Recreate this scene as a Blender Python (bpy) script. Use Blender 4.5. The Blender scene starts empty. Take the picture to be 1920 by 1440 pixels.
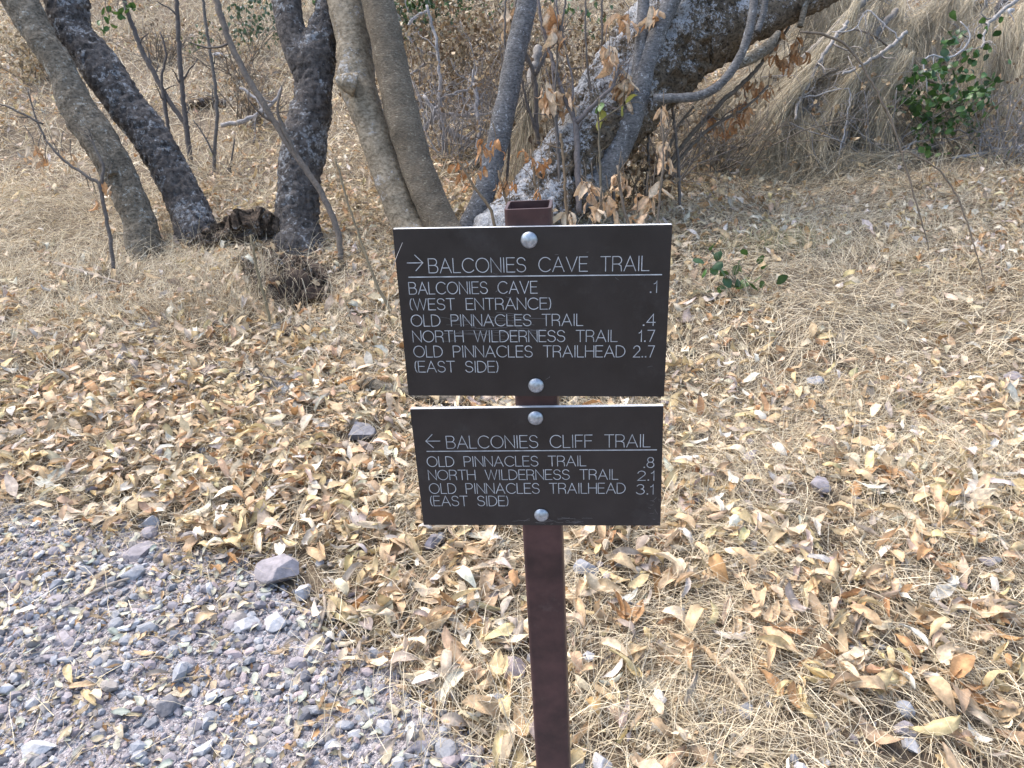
import bpy, bmesh, math
import numpy as np
from mathutils import Matrix, Vector

# ------------------------------------------------------------------ camera, sky, sun, exposure
SC = bpy.context.scene
COL = SC.collection
H = 1.45                                   # camera height above the path (m)
F_PX, PITCH, ROLL = 1443.0, 0.4089, -0.0102
c_, s_ = math.cos, math.sin
FW = np.array([0, c_(PITCH), -s_(PITCH)])
_u = np.array([0, s_(PITCH), c_(PITCH)]); _r = np.array([1.0, 0, 0])
RT = c_(ROLL) * _r + s_(ROLL) * _u
UP = -s_(ROLL) * _r + c_(ROLL) * _u
EYE = np.array([0, 0, H])
cam = bpy.data.cameras.new('camera')
cam.sensor_fit = 'HORIZONTAL'; cam.sensor_width = 36.0
cam.lens = F_PX / 1920.0 * 36.0
cam.clip_start = 0.02; cam.clip_end = 400
cam.dof.use_dof = False
camo = bpy.data.objects.new('camera', cam); COL.objects.link(camo)
camo.matrix_world = Matrix(((RT[0], UP[0], -FW[0], EYE[0]), (RT[1], UP[1], -FW[1], EYE[1]),
                            (RT[2], UP[2], -FW[2], EYE[2]), (0, 0, 0, 1)))
SC.camera = camo

SUN_EL, SUN_AZ = math.radians(52), math.radians(-55)      # azimuth from +Y towards +X: light from the left, beyond
wd = bpy.data.worlds.new('World'); SC.world = wd; wd.use_nodes = True
wn = wd.node_tree; bg = wn.nodes['Background']
sky = wn.nodes.new('ShaderNodeTexSky'); sky.sky_type = 'NISHITA'; sky.sun_disc = False
sky.sun_elevation = SUN_EL; sky.sun_rotation = SUN_AZ
sky.air_density = 1.0; sky.dust_density = 3.0; sky.ozone_density = 1.0
wn.links.new(sky.outputs[0], bg.inputs[0]); bg.inputs[1].default_value = 0.15
sl = bpy.data.lights.new('sun', 'SUN'); sl.energy = 1.25; sl.angle = math.radians(55); sl.color = (1, 0.965, 0.905)
so = bpy.data.objects.new('sun', sl); COL.objects.link(so)
sd = Vector((math.sin(SUN_AZ) * math.cos(SUN_EL), math.cos(SUN_AZ) * math.cos(SUN_EL), math.sin(SUN_EL)))
so.rotation_euler = sd.to_track_quat('Z', 'Y').to_euler(); so.location = sd * 30
SC.view_settings.view_transform = 'Standard'; SC.view_settings.look = 'None'
SC.view_settings.gamma = 1; SC.view_settings.use_curve_mapping = False
SC.view_settings.exposure = 1.64
SC.cycles.max_bounces = 6; SC.cycles.diffuse_bounces = 3; SC.cycles.glossy_bounces = 2

# ------------------------------------------------------------------ helpers
RNG = np.random.default_rng(11)

def vnoise(p, seed=0):
    p = np.asarray(p, float); i = np.floor(p).astype(np.int64); f = p - i; f = f * f * (3 - 2 * f)
    n = p.shape[-1]; out = 0
    for k in range(1 << n):
        w = 1; h = np.uint32(seed * 7919 + 13)
        for a in range(n):
            b = (k >> a) & 1
            w = w * (f[..., a] if b else 1 - f[..., a])
            q = (i[..., a] + b).astype(np.uint32)
            h = (h ^ (q * np.uint32([374761393, 668265263, 2147483647 - 2][a]))) * np.uint32(1274126177)
            h = h ^ (h >> np.uint32(15))
        h = h * np.uint32(2246822519); h = h ^ (h >> np.uint32(13))
        out = out + w * (h / 4294967295.0)
    return out * 2 - 1

def fbm(p, seed=0, oct=3):
    s, a, o = 1.0, 1.0, 0
    for k in range(oct):
        o = o + a * vnoise(np.asarray(p) * s, seed + k * 31); s *= 2.03; a *= 0.5
    return o

def sm(a, b, x): 
    t = np.clip((x - a) / (b - a), 0, 1); return t * t * (3 - 2 * t)

_ty = np.linspace(-10, 120, 5201)
_sl = 0.13 * sm(2.4, 3.8, _ty) + 0.075 * sm(6.0, 8.5, _ty) + 0.09 * sm(9, 15, _ty)
_tz = np.cumsum(_sl) * (_ty[1] - _ty[0]); _tz -= np.interp(0, _ty, _tz)

# edge of the gravel path: y as a function of x
_bx = np.array([-30, -6, -3.0, -1.65, -1.3, -0.98, -0.72, -0.5, -0.33, -0.2, -0.08, 0.1, 0.5, 1.2, 4, 30])
_by = np.array([2.9, 2.7, 2.5, 2.28, 2.14, 2.03, 1.87, 1.68, 1.52, 1.38, 1.22, 1.08, 0.95, 0.85, 0.8, 0.6])
def path_d(x, y):                          # > 0 inside the path, metres
    return np.interp(x, _bx, _by) - y

PIT = None
def G(x, y):
    x = np.asarray(x, float); y = np.asarray(y, float)
    z = np.interp(y, _ty, _tz)
    p = np.stack([x, y], -1)
    off = sm(-0.1, 0.25, -path_d(x, y))
    z = z + off * (0.035 * vnoise(p / 0.75, 3) + 0.014 * vnoise(p / 0.22, 4) + 0.012) + 0.006 * vnoise(p / 0.12, 5)
    z = z + 0.10 * sm(5, 8, y) * vnoise(p / 2.3, 6) + 0.35 * sm(9, 16, y) * vnoise(p / 5.0, 8)
    if PIT is not None:
        d2 = ((x - PIT[0]) / 0.17) ** 2 + ((y - PIT[1]) / 0.16) ** 2
        z = z - 0.36 * np.exp(-d2 * d2 * d2)
        # bank above the hollow
        z = z + 0.07 * np.exp(-((x - PIT[0] + 0.45) / 0.4) ** 2 - ((y - PIT[1] - 0.35) / 0.3) ** 2)
    return z

def ray(px, py):
    return FW + RT * ((px - 960) / F_PX) + UP * ((720 - py) / F_PX)
def W(px, py, d):                          # point at depth d (m along the view axis) behind a pixel
    return EYE + ray(px, py) * d
def hit(px, py):                           # where a pixel's ray meets the ground
    r = ray(px, py); t = np.linspace(0.5, 40, 8000)
    P = EYE + t[:, None] * r; k = np.argmax(P[:, 2] < G(P[:, 0], P[:, 1]))
    return P[k] if k else P[-1]
def depth(p): return float((np.asarray(p) - EYE) @ FW)
def project(P):
    q = np.asarray(P) - EYE; d = q @ FW
    return np.stack([960 + F_PX * (q @ RT) / d, 720 - F_PX * (q @ UP) / d], -1), d
PIT = hit(568, 560)[:2].copy()

def mesh_np(name, V, Fs, mat, col=None, smooth=False):
    me = bpy.data.meshes.new(name)
    V = np.asarray(V, np.float32).reshape(-1, 3)
    Fs = [np.asarray(f, np.int32) for f in (Fs if isinstance(Fs, (list, tuple)) else [Fs]) if len(f)]
    nl = sum(f.size for f in Fs); nf = sum(len(f) for f in Fs)
    me.vertices.add(len(V)); me.vertices.foreach_set('co', V.ravel())
    me.loops.add(nl); me.polygons.add(nf)
    me.loops.foreach_set('vertex_index', np.concatenate([f.ravel() for f in Fs]))
    tot = np.concatenate([np.full(len(f), f.shape[1], np.int32) for f in Fs])
    st = np.concatenate([[0], np.cumsum(tot)[:-1]]).astype(np.int32)
    me.polygons.foreach_set('loop_start', st); me.polygons.foreach_set('loop_total', tot)
    me.polygons.foreach_set('use_smooth', np.full(nf, smooth, bool))
    if col is not None:
        c = np.ones((len(V), 4), np.float32); c[:, :3] = col
        at = me.color_attributes.new('Col', 'FLOAT_COLOR', 'POINT'); at.data.foreach_set('color', c.ravel())
    me.update(calc_edges=True); me.validate()
    me.materials.append(mat)
    return me

def link(name, me, parent=None, loc=None, **props):
    o = bpy.data.objects.new(name, me); COL.objects.link(o)
    if parent is not None: o.parent = parent
    if loc is not None: o.location = loc
    for k, v in props.items(): o[k] = v
    return o
def thing(name, label, cat, loc=(0, 0, 0), group=None):
    o = link(name, None, None, loc, label=label, category=cat)
    o.empty_display_size = 0.1
    if group: o['group'] = group
    return o

class MB:
    """collects geometry; build() links it as one mesh object, relative to its parent's origin"""
    def __init__(s): s.V = []; s.Q = []; s.T = []; s.C = []; s.n = 0
    def add(s, V, Q=None, T=None, col=(1, 1, 1)):
        V = np.asarray(V, float).reshape(-1, 3); s.V.append(V)
        if Q is not None and len(Q): s.Q.append(np.asarray(Q) + s.n)
        if T is not None and len(T): s.T.append(np.asarray(T) + s.n)
        s.C.append(np.broadcast_to(np.asarray(col, float), V.shape)); s.n += len(V)
    def tube(s, P, R, sides=8, col=(1, 1, 1), disp=None, cap=True):
        V, Q, T = tube(P, R, sides, disp, cap); s.add(V, Q, T, col)
    def box(s, c, sz, col=(1, 1, 1), axes=None):
        k = np.array([[x, y, z] for x in (-.5, .5) for y in (-.5, .5) for z in (-.5, .5)]) * np.asarray(sz)
        if axes is not None: k = k @ np.asarray(axes)
        s.add(k + np.asarray(c), [[0, 1, 3, 2], [4, 6, 7, 5], [0, 4, 5, 1], [2, 3, 7, 6], [0, 2, 6, 4], [1, 5, 7, 3]], None, col)
    def mesh(s, name, mat, org=(0, 0, 0), smooth=False):
        fs = ([np.concatenate(s.Q)] if s.Q else []) + ([np.concatenate(s.T)] if s.T else [])
        return mesh_np(name, np.concatenate(s.V) - np.asarray(org), fs, mat, np.concatenate(s.C), smooth)
    def build(s, name, mat, parent=None, smooth=False, **props):
        org = np.array(parent.location) if parent is not None and parent.parent is None else np.zeros(3)
        if parent is not None and parent.parent is not None: org = np.array(parent.parent.location) + np.array(parent.location)
        return link(name, s.mesh(name, mat, org, smooth), parent, **props)

def resample(P, R, step):
    P = np.asarray(P, float); R = np.asarray(R, float)
    A = np.vstack([2 * P[0] - P[1], P, 2 * P[-1] - P[-2]]); outp = []; outr = []
    for i in range(len(P) - 1):
        n = max(2, int(np.linalg.norm(P[i + 1] - P[i]) / step)); t = np.linspace(0, 1, n, endpoint=False)[:, None]
        p0, p1, p2, p3 = A[i], A[i + 1], A[i + 2], A[i + 3]
        outp.append(0.5 * (2 * p1 + (p2 - p0) * t + (2 * p0 - 5 * p1 + 4 * p2 - p3) * t * t + (3 * p1 - p0 - 3 * p2 + p3) * t ** 3))
        outr.append(R[i] + (R[i + 1] - R[i]) * t[:, 0])
    return np.vstack(outp + [P[-1:]]), np.concatenate(outr + [R[-1:]])

def tube(P, R, sides=8, disp=None, cap=True):
    P = np.asarray(P, float); R = np.asarray(R, float); n = len(P)
    T = np.gradient(P, axis=0); T /= np.linalg.norm(T, axis=1)[:, None] + 1e-9
    a = np.cross(T[0], [0, 0, 1.0]); 
    if np.linalg.norm(a) < 0.1: a = np.cross(T[0], [1.0, 0, 0])
    a /= np.linalg.norm(a); N = [a]
    for i in range(1, n):
        a = N[-1] - T[i] * (N[-1] @ T[i]); N.append(a / (np.linalg.norm(a) + 1e-9))
    N = np.array(N); B = np.cross(T, N)
    th = np.arange(sides) / sides * 2 * math.pi
    D = N[:, None] * np.cos(th)[None, :, None] + B[:, None] * np.sin(th)[None, :, None]
    r = np.repeat(R[:, None], sides, 1)
    V = P[:, None] + D * r[..., None]
    if disp is not None: V = V + D * disp(V, r, th)[..., None]
    i = np.arange(n - 1)[:, None] * sides; j = np.arange(sides)[None]; k = (j + 1) % sides
    Q = np.stack([i + j, i + k, i + sides + k, i + sides + j], -1).reshape(-1, 4)
    V = V.reshape(-1, 3); Tt = None
    if cap:
        V = np.vstack([V, P[:1], P[-1:]]); m = n * sides
        Tt = [[m, (q + 1) % sides, q] for q in range(sides)] + [[m + 1, m - sides + q, m - sides + (q + 1) % sides] for q in range(sides)]
    return V, Q, Tt

# ------------------------------------------------------------------ materials
def new_mat(name):
    m = bpy.data.materials.new(name); m.use_nodes = True
    nt = m.node_tree; return m, nt, nt.nodes['Principled BSDF']
def N(nt, t, **kw):
    n = nt.nodes.new(t)
    for k, v in kw.items():
        if k.startswith('i_'):
            k2 = k[2:]; n.inputs[int(k2) if k2.isdigit() else k2].default_value = v
        else: setattr(n, k, v)
    return n
def ramp(nt, fac, stops):
    r = nt.nodes.new('ShaderNodeValToRGB'); e = r.color_ramp.elements
    while len(e) < len(stops): e.new(0.5)
    for q, (p, c) in zip(e, stops): q.position = p; q.color = (*c, 1) if len(c) == 3 else c
    nt.links.new(fac, r.inputs[0]); return r.outputs[0]
def noise(nt, vec, scale, detail=4, rough=0.6):
    n = N(nt, 'ShaderNodeTexNoise'); n.inputs['Scale'].default_value = scale; n.inputs['Detail'].default_value = detail
    n.inputs['Roughness'].default_value = rough; nt.links.new(vec, n.inputs['Vector']); return n.outputs['Fac']
def mixc(nt, mode, a, b, fac=1.0):
    m = N(nt, 'ShaderNodeMix', data_type='RGBA', blend_type=mode)
    for sock, v in ((m.inputs[0], fac), (m.inputs[6], a), (m.inputs[7], b)):
        if hasattr(v, 'links'): nt.links.new(v, sock)
        else: sock.default_value = v if not isinstance(v, tuple) else (*v, 1)
    return m.outputs[2]
def bump(nt, bs, h, strength, dist):
    b = N(nt, 'ShaderNodeBump'); b.inputs['Strength'].default_value = strength; b.inputs['Distance'].default_value = dist
    nt.links.new(h, b.inputs['Height']); nt.links.new(b.outputs[0], bs.inputs['Normal'])

def col_mat(name, rough=0.8, nscale=30, lo=0.7, hi=1.2, bmp=0.0, bscale=120, spec=0.3, transl=0.0):
    """colour from the piece's own 'Col' attribute, broken up with noise"""
    m, nt, bs = new_mat(name)
    a = N(nt, 'ShaderNodeAttribute', attribute_name='Col'); g = N(nt, 'ShaderNodeNewGeometry')
    f = noise(nt, g.outputs['Position'], nscale, 4)
    k = ramp(nt, f, [(0.3, (lo,) * 3), (0.7, (hi,) * 3)])
    colr = mixc(nt, 'MULTIPLY', a.outputs['Color'], k)
    nt.links.new(colr, bs.inputs['Base Color']); bs.inputs['Roughness'].default_value = rough
    bs.inputs['Specular IOR Level'].default_value = spec
    if bmp:
        bump(nt, bs, noise(nt, g.outputs['Position'], bscale, 5), bmp, 0.004)
    if transl:
        t = N(nt, 'ShaderNodeBsdfTranslucent'); nt.links.new(colr, t.inputs[0])
        x = N(nt, 'ShaderNodeMixShader'); x.inputs[0].default_value = transl
        nt.links.new(bs.outputs[0], x.inputs[1]); nt.links.new(t.outputs[0], x.inputs[2])
        nt.links.new(x.outputs[0], nt.nodes['Material Output'].inputs[0])
    return m

M_LEAF = col_mat('dead_leaf', 0.68, 48, 0.58, 1.18, 0.35, 180, 0.3, 0.18)
M_GREEN = col_mat('green_leaf', 0.42, 40, 0.75, 1.2, 0.1, 100, 0.5, 0.15)
M_STRAW = col_mat('straw', 0.75, 25, 0.75, 1.2, 0, 1, 0.2, 0.1)
M_STONE = col_mat('stone', 0.85, 45, 0.72, 1.18, 0.5, 160, 0.25)
M_TWIG = col_mat('twig', 0.85, 60, 0.65, 1.25, 0.4, 200, 0.2)

def ground_mat():
    m, nt, bs = new_mat('duff'); g = N(nt, 'ShaderNodeNewGeometry'); P = g.outputs['Position']
    f1 = noise(nt, P, 3.0, 5); f2 = noise(nt, P, 40, 6, 0.7)
    a = ramp(nt, f2, [(0.25, (0.045, 0.032, 0.022)), (0.5, (0.14, 0.105, 0.07)), (0.75, (0.30, 0.24, 0.16))])
    b = ramp(nt, f1, [(0.3, (0.75, 0.72, 0.7)), (0.7, (1.1, 1.08, 1.0))])
    nt.links.new(mixc(nt, 'MULTIPLY', a, b), bs.inputs['Base Color']); bs.inputs['Roughness'].default_value = 0.95
    bump(nt, bs, f2, 0.8, 0.02); return m
def path_mat():
    m, nt, bs = new_mat('path_grit'); g = N(nt, 'ShaderNodeNewGeometry'); P = g.outputs['Position']
    v = N(nt, 'ShaderNodeTexVoronoi'); v.inputs['Scale'].default_value = 190; nt.links.new(P, v.inputs['Vector'])
    a = ramp(nt, v.outputs['Color'], [(0.15, (0.16, 0.145, 0.15)), (0.5, (0.29, 0.27, 0.275)), (0.85, (0.43, 0.40, 0.395))])
    f = noise(nt, P, 9, 4); b = ramp(nt, f, [(0.35, (0.8, 0.76, 0.74)), (0.65, (1.1, 1.1, 1.12))])
    nt.links.new(mixc(nt, 'MULTIPLY', a, b), bs.inputs['Base Color']); bs.inputs['Roughness'].default_value = 0.95
    iv = N(nt, 'ShaderNodeMath', operation='SUBTRACT'); iv.inputs[0].default_value = 1; nt.links.new(v.outputs['Distance'], iv.inputs[1])
    bump(nt, bs, iv.outputs[0], 0.8, 0.005); return m
M_GROUND, M_PATH = ground_mat(), path_mat()

def bark(name, dark, mid, lich, amount, lscale, fscale=70, stretch=(1, 1, 1), bdist=0.012, bstr=0.8, side=0.0, sw=1.3):
    """bark: dark/mid mottling, crusty fine relief and pale lichen patches with outlines of their own"""
    m, nt, bs = new_mat(name); g = N(nt, 'ShaderNodeNewGeometry'); P = g.outputs['Position']
    mp = N(nt, 'ShaderNodeMapping'); mp.inputs['Scale'].default_value = stretch; nt.links.new(P, mp.inputs[0])
    f = noise(nt, mp.outputs[0], fscale, 6, 0.72); f0 = noise(nt, P, 7, 4)
    base = ramp(nt, f, [(0.34, dark), (0.62, mid)])
    base = mixc(nt, 'MULTIPLY', base, ramp(nt, f0, [(0.3, (0.75, 0.74, 0.73)), (0.7, (1.2, 1.2, 1.2))]))
    l1 = noise(nt, P, lscale, 4, 0.6); l2 = noise(nt, mp.outputs[0] if stretch[2] > 3 else P, fscale * (0.55 if stretch[2] > 3 else 1.3), 5, 0.75)
    ad = N(nt, 'ShaderNodeMath', operation='MULTIPLY_ADD'); ad.inputs[1].default_value = sw
    nt.links.new(l2, ad.inputs[0]); nt.links.new(l1, ad.inputs[2])
    if side:                                # lichen keeps to the trunk's upper, open side
        dt = N(nt, 'ShaderNodeVectorMath', operation='DOT_PRODUCT'); dt.inputs[1].default_value = (-0.66, -0.30, 0.68)
        nt.links.new(g.outputs['Normal'], dt.inputs[0])
        a2 = N(nt, 'ShaderNodeMath', operation='MULTIPLY_ADD'); a2.inputs[1].default_value = side
        nt.links.new(dt.outputs['Value'], a2.inputs[0]); nt.links.new(ad.outputs[0], a2.inputs[2]); ad = a2
    nm = N(nt, 'ShaderNodeMath', operation='DIVIDE'); nm.inputs[1].default_value = 1 + sw; nt.links.new(ad.outputs[0], nm.inputs[0])
    msk = ramp(nt, nm.outputs[0], [(amount - 0.025, (0, 0, 0)), (amount + 0.025, (1, 1, 1))])
    lich = mixc(nt, 'MULTIPLY', lich, ramp(nt, noise(nt, P, fscale * 2.2, 4, 0.7), [(0.35, (0.5, 0.5, 0.5)), (0.62, (1.1, 1.1, 1.1))]))
    colr = mixc(nt, 'MIX', base, lich, msk)
    nt.links.new(colr, bs.inputs['Base Color']); bs.inputs['Roughness'].default_value = 0.9
    bs.inputs['Specular IOR Level'].default_value = 0.15
    bump(nt, bs, f, bstr, bdist); return m

B_GREY = bark('bark_grey_brown', (0.055, 0.047, 0.036), (0.25, 0.215, 0.165), (0.40, 0.40, 0.36), 0.575, 14, 42, (1, 1, 1.6), bstr=1.0, bdist=.02)
B_DARK = bark('bark_dark_lichened', (0.030, 0.027, 0.026), (0.165, 0.147, 0.135), (0.38, 0.385, 0.39), 0.557, 5, 30, sw=1.1, bdist=0.03, bstr=1.0)
B_TAN = bark('bark_smooth_tan', (0.12, 0.096, 0.066), (0.35, 0.295, 0.215), (0.42, 0.40, 0.37), 0.58, 8, 34, (1, 1, 1.6), 0.012, 0.8)
B_LENT = bark('bark_lenticels', (0.085, 0.073, 0.057), (0.30, 0.25, 0.185), (0.50, 0.45, 0.34), 0.585, 40, 55, (1, 1, 4.5), 0.02, 1.0, sw=2.5)
B_BLUE = bark('bark_blue_grey', (0.060, 0.059, 0.060), (0.215, 0.21, 0.205), (0.42, 0.43, 0.44), 0.58, 22, 45, (1, 1, 2.5), 0.014, 0.9)
B_OLD = bark('bark_old_crusty', (0.025, 0.020, 0.016), (0.23, 0.185, 0.135), (0.58, 0.58, 0.585), 0.56, 5.0, 42, (1, 1, 1), 0.03, 1.0, 0.20, 1.2)
B_ROT = bark('rotten_wood', (0.022, 0.017, 0.013), (0.15, 0.11, 0.08), (0.30, 0.29, 0.28), 0.58, 9, 50, (1, 1, 1), 0.02, 1.0)

def paint_mat(name, c, rough, nscale, lo, hi, scuff, sc_amt, metallic=0.0, spec=0.5):
    m, nt, bs = new_mat(name); g = N(nt, 'ShaderNodeNewGeometry'); P = g.outputs['Position']
    f = noise(nt, P, nscale, 5); k = ramp(nt, f, [(0.3, (lo,) * 3), (0.7, (hi,) * 3)])
    a = mixc(nt, 'MULTIPLY', c, k)
    f2 = noise(nt, P, nscale * 0.45, 8, 0.75)
    msk = ramp(nt, f2, [(0.56, (0, 0, 0)), (0.78, (sc_amt,) * 3)])
    nt.links.new(mixc(nt, 'MIX', a, scuff, msk), bs.inputs['Base Color'])
    r = N(nt, 'ShaderNodeMapRange'); r.inputs[3].default_value = rough - 0.08; r.inputs[4].default_value = rough + 0.12
    nt.links.new(f, r.inputs[0]); nt.links.new(r.outputs[0], bs.inputs['Roughness'])
    bs.inputs['Metallic'].default_value = metallic; bs.inputs['Specular IOR Level'].default_value = spec
    bump(nt, bs, noise(nt, P, nscale * 14, 3), 0.08, 0.001); return m
M_FACE = paint_mat('sign_brown_ply', (0.0245, 0.0190, 0.0170), 0.44, 26, 0.8, 1.25, (0.060, 0.055, 0.054), 0.65, 0, 0.42)
M_CORE = paint_mat('sign_pale_core', (0.62, 0.62, 0.62), 0.6, 60, 0.85, 1.1, (0.3, 0.3, 0.3), 0.6)
M_POST = paint_mat('post_rust_brown', (0.060, 0.027, 0.024), 0.5, 22, 0.5, 1.5, (0.12, 0.085, 0.08), 0.9, 0, 0.4)
M_ZINC = paint_mat('galvanised_zinc', (0.46, 0.49, 0.52), 0.42, 260, 0.6, 1.15, (0.35, 0.36, 0.38), 0.8, 0.85)
M_INK = paint_mat('engraved_letters', (0.52, 0.52, 0.525), 0.6, 90, 0.6, 1.15, (0.3, 0.3, 0.3), 0.5)

# ------------------------------------------------------------------ ground and path
xs = np.concatenate([-np.geomspace(70, 4.6, 26), np.arange(-4.5, 4.5001, 0.04), np.geomspace(4.6, 70, 26)])
ys = np.concatenate([np.arange(-14, 0.5, 0.5), np.arange(0.55, 6.5, 0.035), np.geomspace(6.55, 110, 130)])
gx, gy = np.meshgrid(xs, ys); gz = G(gx, gy)
nx = len(xs); i = np.arange(len(ys) - 1)[:, None] * nx; j = np.arange(nx - 1)[None]
Q = np.stack([i + j, i + j + 1, i + j + 1 + nx, i + j + nx], -1).reshape(-1, 4)
link('ground', mesh_np('ground', np.stack([gx, gy, gz], -1), Q, M_GROUND, None, True), kind='structure',
     label='dry hillside soil covered with straw and leaf duff')
xs = np.arange(-4, 3, 0.035); ys = np.arange(-0.8, 2.8, 0.035)
gx, gy = np.meshgrid(xs, ys); gz = G(gx, gy) + 0.005
nx = len(xs); i = np.arange(len(ys) - 1)[:, None] * nx; j = np.arange(nx - 1)[None]
Q = np.stack([i + j, i + j + 1, i + j + 1 + nx, i + j + nx], -1).reshape(-1, 4)
cx, cy = gx.ravel()[Q].mean(1), gy.ravel()[Q].mean(1)
Q = Q[path_d(cx, cy) + 0.10 * vnoise(np.stack([cx, cy], -1) / 0.16, 9) > 0.03]
us, inv = np.unique(Q, return_inverse=True)
link('gravel_path', mesh_np('gravel_path', np.stack([gx, gy, gz], -1).reshape(-1, 3)[us], inv.reshape(-1, 4), M_PATH, None, True),
     kind='structure', label='blue grey grit of the gravel footpath')

# ------------------------------------------------------------------ trail sign
SX, SY, SZ = 0.024, 0.837, -0.2776 + H
YAW, LX = -0.0897, -0.0445
upv = np.array([LX, 0, 1.0]); upv /= np.linalg.norm(upv)
uxv = np.array([c_(YAW), s_(YAW), 0]); uxv -= upv * (uxv @ upv); uxv /= np.linalg.norm(uxv)
nv = np.cross(uxv, upv); nv = nv if nv[1] > 0 else -nv            # away from the camera
C1 = np.array([SX, SY, SZ]); H1, GAP, H2, WD = 0.2023, 0.0155, 0.1675, 0.3053
C2 = C1 - upv * (H1 / 2 + GAP + H2 / 2) + uxv * -0.0022
def rot2(a): return c_(a) * uxv + s_(a) * upv, -s_(a) * uxv + c_(a) * upv

PC = C1 + uxv * -0.0006 + nv * 0.0065                             # centre of the post's front face at C1's height
foot_t = (PC[2] - G(PC[0], PC[1])) / upv[2] + 0.04
foot = PC - upv * foot_t
sign = thing('trail_sign', 'brown metal post carrying two dark engraved trail direction panels', 'trail sign', (foot + nv * 0.026).tolist())

# post: open square tube with rounded corners
PW, TW = 0.0516, 0.0032
def ring_sq(h, r, n=4):
    out = []
    for k, (sx, sy) in enumerate(((1, 1), (-1, 1), (-1, -1), (1, -1))):
        for q in range(n + 1):
            a = (k + q / n) * math.pi / 2
            out.append(((h - r) * sx + r * math.cos(a), (h - r) * sy + r * math.sin(a)))
    return np.array(out)
top_t = 0.1195                                                     # post top above C1 along the post
ro, ri = ring_sq(PW / 2, 0.005), ring_sq(PW / 2 - TW, 0.003)
def place(r, t): return (PC + nv * PW / 2 + upv * t)[None] + r[:, :1] * uxv + r[:, 1:] * nv
ts = np.linspace(-foot_t, top_t, 24)
rings = [place(ro, t) for t in ts] + [place(ri, t) for t in ts[::-1]]
m = MB(); nr = len(ro); V = np.vstack(rings); Q = []
for a in range(len(rings) - 1):
    for b in range(nr): Q.append([a * nr + b, a * nr + (b + 1) % nr, (a + 1) * nr + (b + 1) % nr, (a + 1) * nr + b])
m.add(V, Q); m.build('post', M_POST, sign)

# single-stroke lettering --------------------------------------------------
def arc(cx, cy, rx, ry, a0, a1, n=14):
    t = np.radians(np.linspace(a0, a1, n)); return [(cx + rx * math.cos(q), cy + ry * math.sin(q)) for q in t]
def bowl(x, y0, y1, w):                     # D-shaped bowl
    h = (y1 - y0) / 2; r = min(h, w); xc = w - r
    return [(x, y1), (x + xc, y1)] + arc(x + xc, (y0 + y1) / 2, r, h, 90, -90, 10) + [(x, y0)]
GL = {
 'A': (0.80, [[(0, 0), (.40, 1), (.80, 0)], [(.14, .34), (.66, .34)]]),
 'B': (0.66, [[(0, 0), (0, 1)], bowl(0, .53, 1, .60), bowl(0, 0, .53, .66)]),
 'C': (0.82, [arc(.46, .5, .46, .5, 42, 318, 22)]),
 'D': (0.72, [[(0, 0), (0, 1)], bowl(0, 0, 1, .72)]),
 'E': (0.56, [[(.56, 1), (0, 1), (0, 0), (.56, 0)], [(0, .53), (.50, .53)]]),
 'F': (0.54, [[(.54, 1), (0, 1), (0, 0)], [(0, .53), (.48, .53)]]),
 'H': (0.70, [[(0, 0), (0, 1)], [(.70, 0), (.70, 1)], [(0, .53), (.70, .53)]]),
 'I': (0.10, [[(.05, 0), (.05, 1)]]),
 'L': (0.50, [[(0, 1), (0, 0), (.50, 0)]]),
 'N': (0.70, [[(0, 0), (0, 1), (.70, 0), (.70, 1)]]),
 'O': (0.92, [arc(.46, .5, .46, .5, 90, 450, 28)]),
 'P': (0.60, [[(0, 0), (0, 1)], bowl(0, .46, 1, .60)]),
 'R': (0.64, [[(0, 0), (0, 1)], bowl(0, .48, 1, .62), [(.38, .48), (.58, .36), (.62, 0)]]),
 'S': (0.62, [arc(.31, .755, .28, .245, 15, 250, 12) + arc(.31, .26, .31, .26, 75, -165, 14)]),
 'T': (0.66, [[(0, 1), (.66, 1)], [(.33, 1), (.33, 0)]]),
 'V': (0.76, [[(0, 1), (.38, 0), (.76, 1)]]),
 'W': (1.06, [[(0, 1), (.27, 0), (.53, 1), (.79, 0), (1.06, 1)]]),
 '(': (0.14, [[(.14, 1.0), (.05, .85), (0, .5), (.05, .15), (.14, 0)]]),
 ')': (0.14, [[(0, 1.0), (.09, .85), (.14, .5), (.09, .15), (0, 0)]]),
 '.': (0.14, [[(.05, .0), (.10, .0), (.10, .05), (.05, .05), (.05, 0)]]),
 '1': (0.26, [[(0, .76), (.12, .82), (.20, 1), (.20, 0)]]),
 '2': (0.58, [arc(.29, .72, .28, .28, 170, -30, 12) + [(.0, 0), (.58, 0)]]),
 '3': (0.58, [arc(.28, .76, .25, .24, 160, -75, 12), arc(.28, .27, .30, .27, 80, -160, 14)]),
 '4': (0.60, [[(.46, 0), (.46, 1), (0, .28), (.60, .28)]]),
 '7': (0.54, [[(0, 1), (.54, 1), (.18, 0)]]),
 '8': (0.58, [arc(.29, .76, .24, .24, 270, 630, 20), arc(.29, .27, .29, .27, 90, 450, 22)]),
}
GAPC, SPACE = 0.16, 0.78
def layout(txt):
    x = 0; st = []
    for k, ch in enumerate(txt):
        if ch == ' ': x += SPACE; continue
        w, ss = GL[ch]
        for q in ss: st.append([(x + p[0], p[1]) for p in q])
        x += w + GAPC
    return st, x - GAPC
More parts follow.
